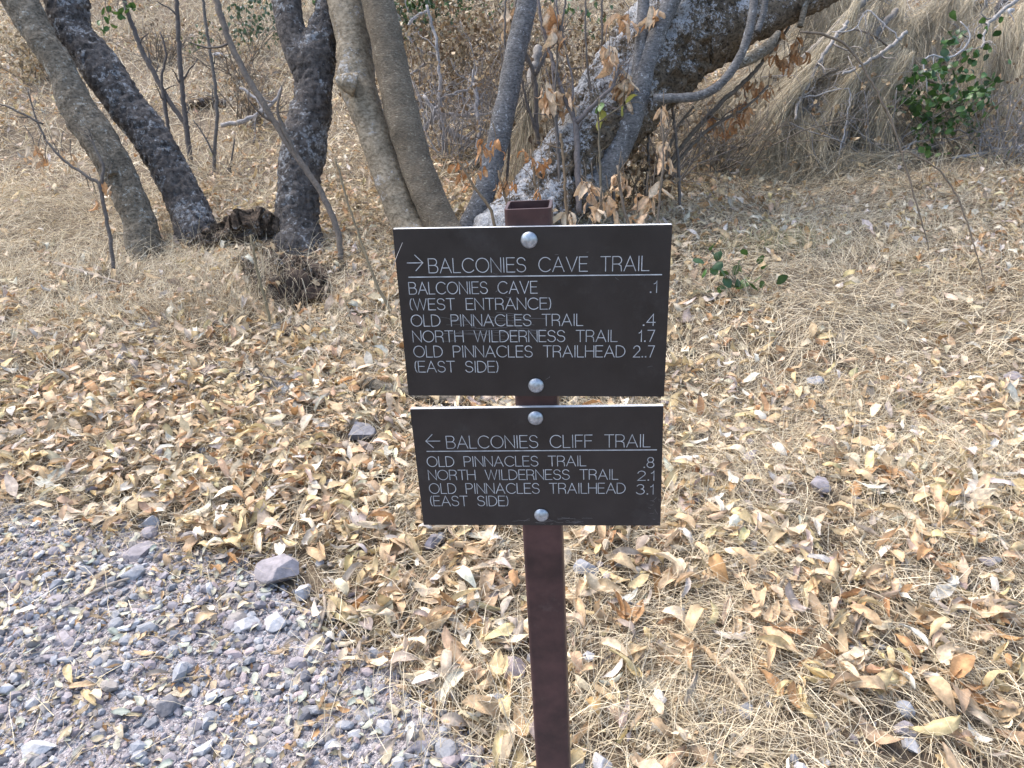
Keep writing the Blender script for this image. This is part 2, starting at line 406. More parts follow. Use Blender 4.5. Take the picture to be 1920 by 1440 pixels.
def stroke(mb, pts, w, fr, z=0.0):
    """flat engraved line: a thin pale strip following the polyline on the panel face"""
    o, e1, e2, nn = fr; P = np.array(pts, float)
    keep = [0] + [k for k in range(1, len(P)) if np.linalg.norm(P[k] - P[k - 1]) > 1e-7]; P = P[keep]
    closed = np.linalg.norm(P[0] - P[-1]) < 1e-6
    d = np.diff(P, axis=0); d /= np.linalg.norm(d, axis=1)[:, None]; nrm = np.stack([-d[:, 1], d[:, 0]], 1)
    L = []; R_ = []
    for k in range(len(P)):
        a = nrm[k - 1] if k > 0 else (nrm[-1] if closed else nrm[0]); b = nrm[k] if k < len(nrm) else (nrm[0] if closed else nrm[-1])
        v = a + b; l = np.linalg.norm(v)
        v = v / l / max(0.45, l / 2) if l > 1e-3 else a
        L.append(P[k] + v * w / 2); R_.append(P[k] - v * w / 2)
    if not closed:
        L[0] = L[0] - d[0] * w / 2; R_[0] = R_[0] - d[0] * w / 2; L[-1] = L[-1] + d[-1] * w / 2; R_[-1] = R_[-1] + d[-1] * w / 2
    A = np.array(L + R_); V = o + A[:, :1] * e1 + A[:, 1:] * e2 - nn * (0.0004 + z)
    n = len(P); mb.add(V, [[k, k + 1, n + k + 1, n + k] for k in range(n - 1)])

def panel(C, hgt, a, items, name_label, origin, sc, scratches=()):
    e1, e2 = rot2(a); nn = nv
    m = MB()
    # dark front ply over a paler core: slightly bevelled slabs
    def slab(mb, z0, z1, inset):
        w, h = WD / 2 - inset, hgt / 2 - inset; b = 0.0007
        rr = [[(-w + b, -h), (w - b, -h), (w, -h + b), (w, h - b), (w - b, h), (-w + b, h), (-w, h - b), (-w, -h + b)]]
        A = np.array(rr[0]); V = np.vstack([C + A[:, :1] * e1 + A[:, 1:] * e2 + nn * z for z in (z0, z1)])
        mb.n0 = mb.n
        Q = [[k, (k + 1) % 8, 8 + (k + 1) % 8, 8 + k] for k in range(8)]
        T = [[0, k + 1, k] for k in range(1, 7)] + [[8, 8 + k, 8 + k + 1] for k in range(1, 7)]
        mb.add(V, Q, T)
    slab(m, 0.0, 0.0008, 0.0)
    p = m.build('sign_panel', M_FACE, sign, label=name_label)
    m = MB(); slab(m, 0.0008, 0.0062, 0.0); m.build('panel_core', M_CORE, p)
    def inv(x, y):                          # zoomed-picture coordinates -> panel coordinates
        px, py = origin[0] + x * sc, origin[1] + y * sc; r = ray(px, py)
        t = ((C - EYE) @ nn) / (r @ nn); q = EYE + r * t - C; return np.array([q @ e1, q @ e2])
    fr = (C, e1, e2, nn)
    for txt, x0, x1, y0, y1 in items:
        m = MB(); wd_ = 0.00092
        if txt == '->' or txt == '<-':
            A = inv(x0, (y0 + y1) / 2); B = inv(x1, (y0 + y1) / 2); hh = abs(inv(x0, y0)[1] - inv(x0, y1)[1]) / 2
            if txt == '<-': A, B = B, A
            s = np.sign(B[0] - A[0]); ym = (A[1] + B[1]) / 2; A[1] = B[1] = ym
            stroke(m, [A, B], wd_, fr); stroke(m, [(B[0] - s * hh * .95, ym + hh), B, (B[0] - s * hh * .95, ym - hh)], wd_, fr, 0.00005)
            m.build('arrow', M_INK, p); continue
        if txt == '--':
            A = inv(x0, y0); B = inv(x1, y1); m2 = (A[1] + B[1]) / 2
            stroke(m, [(A[0], m2), (B[0], m2)], 0.00125, fr); m.build('rule_line', M_INK, p); continue
        st, w = layout(txt)
        A = inv(x0, y1); B = inv(x1, y1); T = inv((x0 + x1) / 2, y0); yb = (A[1] + B[1]) / 2; hh = T[1] - yb
        kx = (B[0] - A[0]) / w
        for k, q in enumerate(st): stroke(m, [(A[0] + x * kx, yb + y * hh) for x, y in q], wd_, fr, 0.00002 * (k % 4))
        m.build('lettering', M_INK, p, label='engraved words ' + txt)
    if scratches:
        m = MB(); rg = np.random.default_rng(5)
        for (xa, ya, xb, yb2) in scratches:
            A, B = inv(xa, ya), inv(xb, yb2); mid = (A + B) / 2 + rg.normal(0, .0006, 2)
            stroke(m, [A, mid, B], 0.00028, fr, 0.00015)
        m.build('scratches', M_SCR, p, kind='stuff')
    return p, inv
M_SCR = paint_mat('scratched_ply', (0.22, 0.21, 0.21), 0.6, 90, 0.5, 1.1, (0.1, 0.1, 0.1), 0.9)
it1 = [('->', 150, 250, 405, 505), ('BALCONIES CAVE TRAIL', 290, 1702, 420, 512), ('--', 160, 1783, 538, 540),
       ('BALCONIES CAVE', 164, 985, 577, 653), ('.1', 1707, 1757, 572, 645), ('(WEST ENTRANCE)', 171, 1073, 683, 755),
       ('OLD PINNACLES TRAIL', 178, 1278, 787, 860), ('.4', 1662, 1742, 785, 857), ('NORTH WILDERNESS TRAIL', 189, 1498, 890, 962),
       ('1.7', 1638, 1737, 888, 960), ('OLD PINNACLES TRAILHEAD', 195, 1548, 988, 1060), ('2..7', 1603, 1735, 988, 1060),
       ('(EAST SIDE)', 203, 735, 1087, 1157)]
rs = np.random.default_rng(3); scr = []
for k in range(26):
    x, y = rs.uniform(420, 980), rs.uniform(770, 960); l = rs.uniform(30, 260); sl_ = rs.normal(0, .06) + (.15 if k % 3 == 0 else 0)
    scr.append((x - l / 2, y - l / 2 * sl_, x + l / 2, y + l / 2 * sl_))
for k in range(12):
    x, y = rs.uniform(150, 1780), rs.uniform(300, 1280); l = rs.uniform(6, 40); scr.append((x, y, x + l, y + rs.normal(0, 8)))
panel(C1, H1, -0.0196, it1, 'taller dark panel headed BALCONIES CAVE TRAIL', (720, 360), 560 / 1920, scr)
it2 = [('<-', 208, 302, 265, 352), ('BALCONIES CLIFF TRAIL', 349, 1702, 270, 352), ('--', 216, 1745, 371, 373),
       ('OLD PINNACLES TRAIL', 220, 1275, 410, 476), ('.8', 1658, 1728, 417, 485), ('NORTH WILDERNESS TRAIL', 229, 1488, 500, 565),
       ('2.1', 1620, 1733, 508, 570), ('OLD PINNACLES TRAILHEAD', 235, 1537, 590, 657), ('3.1', 1612, 1728, 598, 662),
       ('(EAST SIDE)', 243, 758, 675, 740)]
scr2 = []
for k in range(24):
    x, y = rs.uniform(760, 1250), rs.uniform(815, 862); l = rs.uniform(20, 110); scr2.append((x, y, x + l, y + rs.normal(0, 9)))
for k in range(10):
    x, y = rs.uniform(1690, 1765), rs.uniform(560, 850); l = rs.uniform(10, 30); scr2.append((x, y, x + l, y + rs.normal(0, 14)))
panel(C2, H2, 0.0001, it2, 'shorter dark panel headed BALCONIES CLIFF TRAIL', (740, 740), 540 / 1920, scr2)

# dome-headed bolts
for (px, py) in ((992, 450), (1005, 723), (1004, 784), (1015, 966)):
    r = ray(px, py); t = ((C1 - nv * 0.001 - EYE) @ nv) / (r @ nv); o = EYE + r * t
    m = MB(); rg = np.random.default_rng(int(px + py)); prof = [(1.0, 0), (1.0, .10), (.97, .2), (.88, .42), (.72, .66), (.5, .85), (.25, .96)]
    R0, HD = 0.0093, 0.0048; n = 28; V = []
    for (a, b) in prof:
        for k in range(n):
            th = 2 * math.pi * k / n; V.append(o + uxv * (a * R0 * math.cos(th)) + upv * (a * R0 * math.sin(th)) - nv * (b * HD - 0.0003))
    V.append(o - nv * HD)
    Q = [[a * n + b, a * n + (b + 1) % n, (a + 1) * n + (b + 1) % n, (a + 1) * n + b] for a in range(len(prof) - 1) for b in range(n)]
    e = (len(prof) - 1) * n; m.add(np.array(V), Q, [[e + k, e + (k + 1) % n, len(V) - 1] for k in range(n)])
    bo = m.build('bolt', M_ZINC, sign, True)
    m = MB()                                # raised maker's marks as little lumps on the lower dome
    for k in range(7):
        a = math.radians(-150 + k * 20 + rg.uniform(-5, 5)); q = 0.62
        pc = o + uxv * (q * R0 * math.cos(a)) + upv * (q * R0 * math.sin(a)) - nv * (0.76 * HD)
        m.box(pc, (0.0011, 0.0009, 0.0016), (1, 1, 1), np.array([uxv, nv, upv]))
    m.build('raised_mark', M_ZINC, bo)


# ------------------------------------------------------------------ trees
def rough(amp, scale, seed=0, amp2=0.0, scale2=60):
    def f(V, r, th):
        d = amp * fbm(V * scale, seed, 3)
        if amp2: d = d + amp2 * np.abs(vnoise(V * scale2, seed + 9))
        return d
    return f
def lumpy(amp, scale, seed, _=0):               # crusty plates
    def f(V, r, th):
        a = np.abs(fbm(V * scale, seed, 3)); return amp * (0.5 - a * 1.4) + 0.12 * r * vnoise(V * 5, seed + 5)
    return f
def wire(pts, d0, d1, base=None):
    """pixel polyline (px, py, width px) from base up -> world points and radii; depth runs d0..d1"""
    n = len(pts); dd = np.linspace(d0, d1, n); P = np.array([W(a, b, d) for (a, b, w), d in zip(pts, dd)])
    R = np.array([w * d / F_PX / 2 for (a, b, w), d in zip(pts, dd)])
    return P, R
def grow(mb, p, d, L, r, rg, lvl, wig=0.25, grav=-0.0, kids=3, sides=5, col=(1, 1, 1), tips=None, spread=0.8, ncap=14):
    n = min(max(4, int(L / 0.07)), ncap); P = [np.array(p, float)]; d = np.array(d, float); d /= np.linalg.norm(d); D = [d.copy()]
    for k in range(n):
        d = d + rg.normal(0, wig / math.sqrt(n) * 1.4, 3) + np.array([0, 0, grav / n]); d /= np.linalg.norm(d)
        P.append(P[-1] + d * L / n); D.append(d.copy())
    R = np.linspace(r, r * 0.35, n + 1); mb.tube(P, R, sides, col)
    if lvl > 0:
        for q in range(kids):
            k = int(n * rg.uniform(0.25, 0.95)); v = D[k] + rg.normal(0, spread, 3); 
            grow(mb, P[k], v, L * rg.uniform(0.35, 0.65), R[k] * 0.6, rg, lvl - 1, wig, grav, max(1, kids - 1), max(3, sides - 1), col, tips, spread, max(4, ncap - 2))
    elif tips is not None: tips.append((P[-1], D[-1]))

def tree(label, pts, mat, lean, disp, sides=44, extra=(), base_flare=1.35, crown=True, seed=1, step=0.016, name='tree'):
    b = hit(pts[0][0], pts[0][1]); d0 = depth(b)
    P, R = wire(pts, d0, d0 + lean)
    flare = np.array([R[0] * base_flare]); P = np.vstack([P[0] - np.array([0, 0, 0.12]) - (P[1] - P[0]) * 0.05, P]); R[0] *= 1.12; R = np.concatenate([flare, R])
    # carry the stem on above the picture
    v = P[-1] - P[-2]; v /= np.linalg.norm(v); rg = np.random.default_rng(seed)
    ext = [P[-1] + v * k * 0.45 + np.array([0, 0, 0.06 * k * k]) + rg.normal(0, 0.04, 3) for k in (1, 2, 3)]
    P = np.vstack([P] + [e[None] for e in ext]); R = np.concatenate([R, R[-1] * np.array([0.85, 0.7, 0.5])])
    t = thing(name, label, 'tree', (b[0], b[1], b[2]), 'bare trees behind the trail sign')
    m = MB(); p2, r2 = resample(P, R, step); m.tube(p2, r2, sides, (1, 1, 1), disp); m.build('trunk', mat, t, True)
    for (bp, l0, l1, bm, ds) in extra:
        q, rr = wire(bp, d0 + l0, d0 + l1); q, rr = resample(q, rr, 0.015); m = MB(); m.tube(q, rr, 20, (1, 1, 1), ds); m.build('branch', bm, t, True)
    if crown:
        for k in range(4):
            m = MB(); grow(m, P[-1 - (k % 2)], v * 0.5 + np.array([rg.normal(0, .6), rg.normal(0, .6), 0.7]), rg.uniform(1.0, 1.7), R[-1] * 0.7, rg, 2, 0.35, 0.1, 3, 6, ncap=9)
            m.build('bare_branch', mat, t, True)
    return t, d0

T = {}
T['A'] = tree('leaning grey-brown tree trunk farthest from the sign, beside the dark lichened one',
    [(276, 478, 62), (256, 402, 54), (226, 333, 62), (183, 256, 68), (144, 200, 58), (117, 133, 52), (75, 67, 50), (36, 0, 62), (-10, -70, 60)],
    B_GREY, 0.15, rough(0.012, 9, 1, 0.008, 55), extra=[
    ([(212, 330, 22), (195, 300, 26), (172, 270, 24), (158, 248, 16), (150, 240, 5)], -0.07, -0.10, B_GREY, rough(0.004, 20, 3))], seed=2)
T['B'] = tree('dark lichen-spotted trunk with a white patch on its bend, leaning over the rotten stump',
    [(374, 447, 78), (358, 400, 70), (327, 333, 66), (289, 267, 66), (240, 200, 68), (196, 140, 72), (168, 100, 70), (138, 62, 70), (124, 0, 72), (112, -70, 66)],
    B_DARK, 0.25, lumpy(0.020, 24, 2), seed=3)
T['C'] = tree('upright dark scaly trunk forking into two beside the burrow',
    [(558, 466, 92), (556, 420, 80), (559, 367, 78), (565, 300, 80), (577, 233, 78), (587, 167, 72), (588, 110, 78), (604, 55, 48), (618, 0, 44), (628, -60, 42)],
    B_DARK, 0.2, lumpy(0.020, 22, 4), seed=4, extra=[
    ([(577, 130, 58), (558, 85, 56), (545, 45, 52), (537, 0, 54), (528, -90, 46), (515, -260, 36)], 0.12, 0.2, B_DARK, lumpy(0.010, 26, 6))])
T['D'] = tree('smooth tan trunk with a knot on its bend, directly behind the panel corner',
    [(786, 470, 76), (768, 430, 64), (742, 365, 58), (720, 305, 57), (698, 240, 58), (676, 180, 66), (668, 145, 72), (663, 80, 64), (648, 10, 66), (634, -60, 64)],
    B_TAN, 0.2, rough(0.008, 8, 7, 0.004, 60), seed=5, extra=[
    ([(668, 160, 44), (650, 154, 36), (637, 150, 24), (633, 148, 8)], -0.05, -0.10, B_TAN, rough(0.006, 30, 8))])
T['E'] = tree('grey-brown trunk with raised bark dashes, twin beside the smooth tan trunk',
    [(858, 475, 74), (832, 430, 62), (797, 350, 60), (772, 280, 60), (746, 180, 62), (727, 85, 60), (707, 0, 58), (690, -70, 56)],
    B_LENT, 0.1, rough(0.006, 10, 9, 0.006, 70), seed=6)
T['F'] = tree('slim blue-grey trunk rising beside the white lichened leaning trunk',
    [(872, 455, 48), (905, 370, 40), (930, 280, 42), (950, 190, 40), (967, 100, 40), (985, 20, 40), (1000, -50, 38)],
    B_BLUE, 0.25, rough(0.004, 10, 11, 0.002, 100), sides=40, seed=7)
T['G'] = tree('massive old crusty trunk leaning over, white lichen on its upper side',
    [(975, 455, 150), (1020, 385, 140), (1085, 295, 140), (1160, 190, 155), (1240, 95, 175), (1330, 20, 190), (1420, -60, 170)],
    B_OLD, 0.6, lumpy(0.042, 14, 12), sides=90, seed=8, base_flare=1.2, extra=[
    ([(1310, 60, 140), (1390, 30, 110), (1470, 8, 84), (1560, -28, 62), (1660, -80, 50)], 0.35, 0.3, B_OLD, lumpy(0.02, 16, 14)),
    ([(1225, 185, 17), (1265, 184, 17), (1310, 180, 17), (1350, 158, 17), (1380, 120, 16), (1398, 80, 16), (1410, 30, 15), (1418, -40, 14)], -0.05, -0.25, B_BLUE, rough(0.002, 20, 3)),
    ([(1375, 125, 16), (1410, 108, 22), (1440, 88, 22), (1460, 60, 10)], -0.12, -0.05, B_GREY, rough(0.003, 20, 4)),
    ([(1420, 60, 12), (1432, 20, 12), (1440, -40, 11)], 0.0, 0.0, B_BLUE, rough(0.002, 20, 5)),
    ([(1500, 50, 11), (1512, 0, 11), (1520, -50, 10)], 0.2, 0.2, B_GREY, rough(0.002, 20, 6))], step=0.014)
T['H'] = tree('grey stem curving up from behind the post, forked in front of the massive trunk',
    [(1035, 440, 50), (1075, 392, 46), (1130, 330, 44), (1168, 265, 44), (1190, 200, 46), (1210, 130, 34), (1234, 60, 33), (1262, -5, 32), (1285, -60, 30)],
    B_BLUE, -0.1, rough(0.004, 12, 15, 0.002, 100), sides=40, seed=9, extra=[
    ([(1192, 205, 34), (1196, 150, 26), (1201, 80, 23), (1207, 0, 22), (1212, -120, 18)], -0.06, -0.05, B_BLUE, rough(0.003, 14, 16))])

# ------------------------------------------------------------------ leaf templates
def leaf_tpl(seed, nl=7, nw=5, aspect=0.34, curl=0.6, fold=0.5, wav=0.12, rnd=False):
    """unit-length leaf along +X: pointed oval, folded at the midrib, curled along its length, wavy edge"""
    rg = np.random.default_rng(seed); t = np.linspace(0, 1, nl); u = np.linspace(-1, 1, nw)
    prof = (np.sin(np.pi * np.clip(t, 0, 1) ** (0.8 if not rnd else 1.0)) ** (0.75 if not rnd else 0.5)); prof[0] = prof[-1] = 0.03
    k = curl * rg.uniform(0.5, 1.3) * rg.choice([-1, 1]) ; f = fold * rg.uniform(0.3, 1.4); ph = rg.uniform(0, 6, 4); tw = rg.normal(0, 0.5)
    # bend along an arc
    a = (t - 0.5) * k * 2; X = np.where(abs(k) > 1e-3, np.sin(a) / (2 * k), t - 0.5); Z = (1 - np.cos(a)) / (2 * k) * 1.0
    V = np.zeros((nl, nw, 3))
    for i in range(nl):
        w = aspect / 2 * prof[i]; y = u * w * math.cos(f * 0.8)
        z = np.abs(u) * w * math.sin(f) + wav * aspect * prof[i] * np.sin(t[i] * 9 + ph[0] + u * 2) * np.abs(u) * 0.6 + 0.04 * np.sin(t[i] * 5 + ph[1])* abs(k)
        an = tw * (t[i] - 0.5); yy = y * math.cos(an) - z * math.sin(an); zz = y * math.sin(an) + z * math.cos(an)
        V[i, :, 0] = X[i] - zz * math.sin(a[i]); V[i, :, 1] = yy + 0.05 * math.sin(t[i] * 3 + ph[2]); V[i, :, 2] = Z[i] + zz * math.cos(a[i])
    V = V.reshape(-1, 3); V += 0.016 * rg.normal(0, 1, V.shape) * np.array([.6, 1, 1.6]); V[:, 2] -= V[:, 2].min()
    i = np.arange(nl - 1)[:, None] * nw; j = np.arange(nw - 1)[None]
    Q = np.stack([i + j, i + j + 1, i + j + 1 + nw, i + j + nw], -1).reshape(-1, 4)
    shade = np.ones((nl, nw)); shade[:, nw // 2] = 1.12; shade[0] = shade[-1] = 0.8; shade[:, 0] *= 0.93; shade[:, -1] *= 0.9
    return V, Q, shade.ravel()
TPL_HI = [leaf_tpl(k, 7, 5, rga, cu, fo) for k, (rga, cu, fo) in enumerate([(.33, .5, .5), (.27, 1.0, .7), (.36, .3, .35), (.31, 1.5, .9), (.25, .7, 1.0), (.40, .8, .5), (.30, 1.9, .6), (.34, .4, 1.2)])]
TPL_LO = [leaf_tpl(20 + k, 4, 3, rga, cu, fo) for k, (rga, cu, fo) in enumerate([(.38, .5, .5), (.32, 1.0, .7), (.42, .4, .4), (.36, 1.4, .9)])]
TPL_MID = [leaf_tpl(70 + k, 6, 3, rga, cu, fo) for k, (rga, cu, fo) in enumerate([(.33, .5, .5), (.27, 1.0, .7), (.36, .3, .35), (.31, 1.5, .9), (.25, .7, 1.0), (.40, .8, .5)])]
TPL_FAR = [leaf_tpl(80 + k, 3, 3, .38, cu, .6) for k, cu in enumerate((.4, .8, 1.2, .6))]
TPL_BIT = [leaf_tpl(60 + k, 3, 3, .45, .6, .5) for k in range(4)]
TPL_SMALL = [leaf_tpl(40 + k, 6, 5, .46, .3, .3, .05, True) for k in range(3)]
PAL = {'tan': (0.60, 0.43, 0.26), 'pale cream': (0.74, 0.60, 0.42), 'orange-brown': (0.49, 0.285, 0.135),
       'yellow-tan': (0.66, 0.51, 0.28), 'grey-tan': (0.42, 0.35, 0.28), 'bleached': (0.80, 0.73, 0.61)}
PK = list(PAL); PV = np.array([PAL[k] for k in PK]); PWT = np.array([.31, .27, .08, .16, .08, .10])

def rotm(yaw, tilt, roll):
    cy, sy, ct, st, cr, sr = np.cos(yaw), np.sin(yaw), np.cos(tilt), np.sin(tilt), np.cos(roll), np.sin(roll); z = np.zeros_like(yaw); o = z + 1
    Rz = np.stack([np.stack([cy, -sy, z], -1), np.stack([sy, cy, z], -1), np.stack([z, z, o], -1)], -2)
    Ry = np.stack([np.stack([ct, z, st], -1), np.stack([z, o, z], -1), np.stack([-st, z, ct], -1)], -2)
    Rx = np.stack([np.stack([o, z, z], -1), np.stack([z, cr, -sr], -1), np.stack([z, sr, cr], -1)], -2)
    return Rz @ Ry @ Rx
def scatter_leaves(mb, xy, L, tpls, cols, lift, tiltsd, rg):
    n = len(xy); which = rg.integers(0, len(tpls), n)
    for q, (V, Q, sh) in enumerate(tpls):
        k = np.where(which == q)[0]
        if not len(k): continue
        R = rotm(rg.uniform(0, 6.283, len(k)), rg.normal(0, tiltsd, len(k)), rg.normal(0, tiltsd, len(k)) + np.where(rg.random(len(k)) < 0.35, np.pi, 0))
        P = np.einsum('nij,vj->nvi', R, V) * L[k][:, None, None]
        P[..., 2] -= P[..., 2].min(1)[:, None]
        P[..., 0] += xy[k, 0][:, None]; P[..., 1] += xy[k, 1][:, None]
        P[..., 2] += G(P[..., 0], P[..., 1]) * 0.5 + G(xy[k, 0], xy[k, 1])[:, None] * 0.5 + lift[k][:, None]
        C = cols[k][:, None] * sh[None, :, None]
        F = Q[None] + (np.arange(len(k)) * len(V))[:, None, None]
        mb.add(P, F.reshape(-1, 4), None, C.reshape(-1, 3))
def leaf_cols(n, rg, far=0):
    k = rg.choice(len(PK), n, p=PWT); c = PV[k] * rg.uniform(0.72, 1.12, (n, 1)) * rg.normal(1, 0.03, (n, 3)); return np.clip(c, 0.02, 0.9), k
def zone(y0, y1, dens, rg, marg=0.9):
    ar = 0.72 * (y1 * y1 - y0 * y0) + 2 * marg * (y1 - y0); n = int(ar * dens); out = []
    while sum(map(len, out)) < n:
        y = rg.uniform(y0, y1, n); x = rg.uniform(-1, 1, n) * (0.72 * y1 + marg); k = np.abs(x) < 0.72 * y + marg
        out.append(np.stack([x[k], y[k]], -1))
    return np.concatenate(out)[:n]
HERO = [(530, 1066, 98, 'purplish grey', .62, 'largest angular purplish grey rock half in the drifted leaves'), (680, 806, 62, 'dark grey', .7, 'dark blue-grey rock alone among the leaves beside the panels'),
    (464, 1166, 50, 'pale grey', .6, 'whitish lumpy stone, one of two side by side at the gravel edge'), (518, 1161, 52, 'pale grey', .6, 'whitish flat-topped stone beside its lumpy neighbour at the gravel edge'),
    (1535, 912, 56, 'purplish grey', .8, 'purplish rock beside a dark hollow in the dry grass'), (1524, 713, 38, 'blue-grey', .5, 'small blue-grey stone in the dry grass above the purplish rock'),
    (1404, 849, 46, 'purplish grey', .5, 'low purplish stone sunk in matted straw'), (1100, 1062, 50, 'blue-grey', .6, 'blue-grey stone poking out of leaves behind the post'),
    (812, 1016, 42, 'purplish grey', .7, 'rounded purple stone under the lower panel'), (965, 1243, 62, 'pinkish', .5, 'flat pink stone touching the post'),
    (1694, 1326, 46, 'blue-grey', .8, 'blue-grey cobble on top of two pale stones in the leaves'), (1690, 1362, 48, 'purplish grey', .7, 'purplish grey stone under the blue-grey cobble'),
    (1706, 1392, 44, 'pale grey', .7, 'pale grey stone below the blue-grey cobble'), (850, 1424, 42, 'pinkish', .8, 'pinkish round stone in the leaves at the path edge'), (1132, 1426, 56, 'pale grey', .7, 'pale bluish stone at the foot of the post'),
    (78, 1398, 66, 'pale grey', .6, 'light grey angular block lying on the gravel'), (122, 1190, 58, 'purplish grey', .4, 'flat purple slab stone on the gravel'), (250, 1072, 46, 'blue-grey', .5, 'blue-grey wedge stone near the purple one on the gravel'),
    (262, 1026, 58, 'purplish grey', .5, 'long purplish stone under tan leaves on the gravel'), (284, 985, 34, 'blue-grey', .8, 'upright blue-grey stone at the top edge of the gravel'), (568, 1108, 42, 'pale grey', .6, 'pale stone tucked against the largest rock'),
    (320, 1322, 48, 'dark grey', .7, 'dark purplish rounded stone on open gravel'), (1850, 1045, 44, 'purplish grey', .4, 'flat purplish stone in thin straw'), (1400, 1330, 36, 'blue-grey', .7, 'small blue-grey stone under a brown leaf in dry grass'),
    (408, 100, 34, 'pale grey', .7, 'white stone on the slope between the thin saplings'), (1895, 700, 50, 'purplish grey', .5, 'purplish stone buried in straw on the slope'), (700, 1330, 44, 'blue-grey', .5, 'blue-grey slab in leaves at the gravel border')]
HP = np.array([[*hit(a, b + w * 0.25)[:2], w * depth(hit(a, b + w * 0.25)) / F_PX / 2] for a, b, w, *_ in HERO])
def hero_mask(xy):                         # 0 where a rock lies bare
    d = np.sqrt((xy[:, None, 0] - HP[:, 0]) ** 2 + (xy[:, None, 1] - HP[:, 1] + 0.02) ** 2) / (HP[:, 2] * 1.15 + 0.02); return sm(0.85, 1.25, d.min(1))
def bank(x, y):                            # bare earth from the stump down into the burrow
    return np.exp(-(((x - PIT[0] + 0.07 + 0.25 * (y - PIT[1])) / 0.24) ** 2 + ((y - PIT[1] - 0.24) / 0.46) ** 2) ** 3)
def leaf_density(xy):
    x, y = xy[:, 0], xy[:, 1]; pd = path_d(x, y)
    left = sm(0.35, -0.5, x) * sm(5.0, 3.4, y); fr = sm(3.5, 6, y)
    d = 0.46 + 0.48 * left + 0.58 * fbm(xy / (0.55 + 0.5 * fr)[:, None], 21, 2) * (1 - 0.6 * left + 0.5 * fr)
    
    d = d * (1 - 0.45 * sm(-0.35, 0.0, pd)); d = np.where(pd > 0.0, np.clip(0.8 - pd * 1.5, 0.26, 0.75) * (0.8 + 0.6 * fbm(xy / 0.25, 23, 2)), d)
    pit = 0.93 * bank(x, y); return np.clip(d, 0.03, 1) * (1 - pit) * hero_mask(xy)

# the 300 leaves that show largest: things of their own, laid on top of the litter
rg = np.random.default_rng(77)
mesh_cache = {}
SHAPE = ['gently arched', 'curled', 'flat', 'tightly curled', 'narrow folded', 'broad', 'rolled up', 'deeply creased']
def leaf_mesh(tq, ck, tpls, mat, tag, pal):
    key = (tag, tq, ck)
    if key not in mesh_cache:
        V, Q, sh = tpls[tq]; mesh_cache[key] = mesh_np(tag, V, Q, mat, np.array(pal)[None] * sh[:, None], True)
    return mesh_cache[key]
cand = zone(1.02, 2.75, 330, rg, 0.15)
px, dd = project(np.stack([cand[:, 0], cand[:, 1], G(cand[:, 0], cand[:, 1])], -1))
ok = (px[:, 0] > 5) & (px[:, 0] < 1915) & (px[:, 1] < 1436) & (rg.random(len(cand)) < leaf_density(cand) * 1.1)
ok &= ~((px[:, 0] > 720) & (px[:, 0] < 1270) & (px[:, 1] < 1000)) & ~((px[:, 0] > 970) & (px[:, 0] < 1080))
cand = cand[ok]; cand = cand[np.argsort(cand[:, 1] + rg.normal(0, 0.35, len(cand)))][:300]
for (x, y) in cand:
    ck = int(rg.choice(len(PK), p=PWT)); tq = int(rg.integers(0, len(TPL_HI)))
    onp = path_d(x, y) > 0.03; L = rg.uniform(0.055, 0.113) * (0.66 if onp else 1)
    where = ('lying on the grey gravel path' if onp else 'on the straw beside the sign post' if abs(x - 0.04) < 0.32
             else 'in the leaf drift along the path edge' if x < 0 else 'on the matted dry grass')
    lb = f'{"large" if L > 0.09 else "small" if L < 0.068 else "mid-sized"} {PK[ck]} {SHAPE[tq]} dead leaf {where}'
    o = link('fallen_leaf', leaf_mesh(tq, ck, TPL_HI, M_LEAF, 'fallen_leaf', PAL[PK[ck]]), None,
             (x, y, float(G(x, y)) + (0.012 if onp else 0.028) + rg.uniform(0, 0.012)), label=lb, category='leaf', group=lb.replace('dead leaf', 'dead leaves'))
    o.scale = (L, L * rg.uniform(0.8, 1.25), L); o.rotation_euler = (rg.normal(0, 0.28), rg.normal(0, 0.22), rg.uniform(0, 6.283))

# the rest of the litter
m = MB()
xy = zone(0.75, 3.3, 1150, rg); xy = xy[rg.random(len(xy)) < leaf_density(xy)]
c, k = leaf_cols(len(xy), rg); onp = path_d(xy[:, 0], xy[:, 1]) > 0.02
L = rg.uniform(0.042, 0.116, len(xy)) * np.where(onp, 0.55, 1); c[onp] = c[onp] * 0.6 + np.array([.42, .38, .29]) * 0.4
lf = np.where(onp, 0.004, rg.uniform(0, 0.038, len(xy))); nr_ = (xy[:, 1] < 2.1) & ~onp
scatter_leaves(m, xy[nr_], L[nr_], TPL_HI, c[nr_], lf[nr_], 0.32, rg); nr_ = ~nr_
scatter_leaves(m, xy[nr_], L[nr_], TPL_MID, c[nr_], lf[nr_], 0.32, rg)
xy = zone(3.3, 6.5, 620, rg); xy = xy[rg.random(len(xy)) < leaf_density(xy)]
c, k = leaf_cols(len(xy), rg); scatter_leaves(m, xy, rg.uniform(0.05, 0.115, len(xy)), TPL_LO, c * 0.95, rg.uniform(0, 0.04, len(xy)), 0.42, rg)
xy = zone(6.5, 17, 210, rg); xy = xy[rg.random(len(xy)) < leaf_density(xy) * 1.1]
c, k = leaf_cols(len(xy), rg); scatter_leaves(m, xy, rg.uniform(0.05, 0.115, len(xy)), TPL_FAR, c * 1.03, rg.uniform(0.01, 0.08, len(xy)), 0.5, rg)
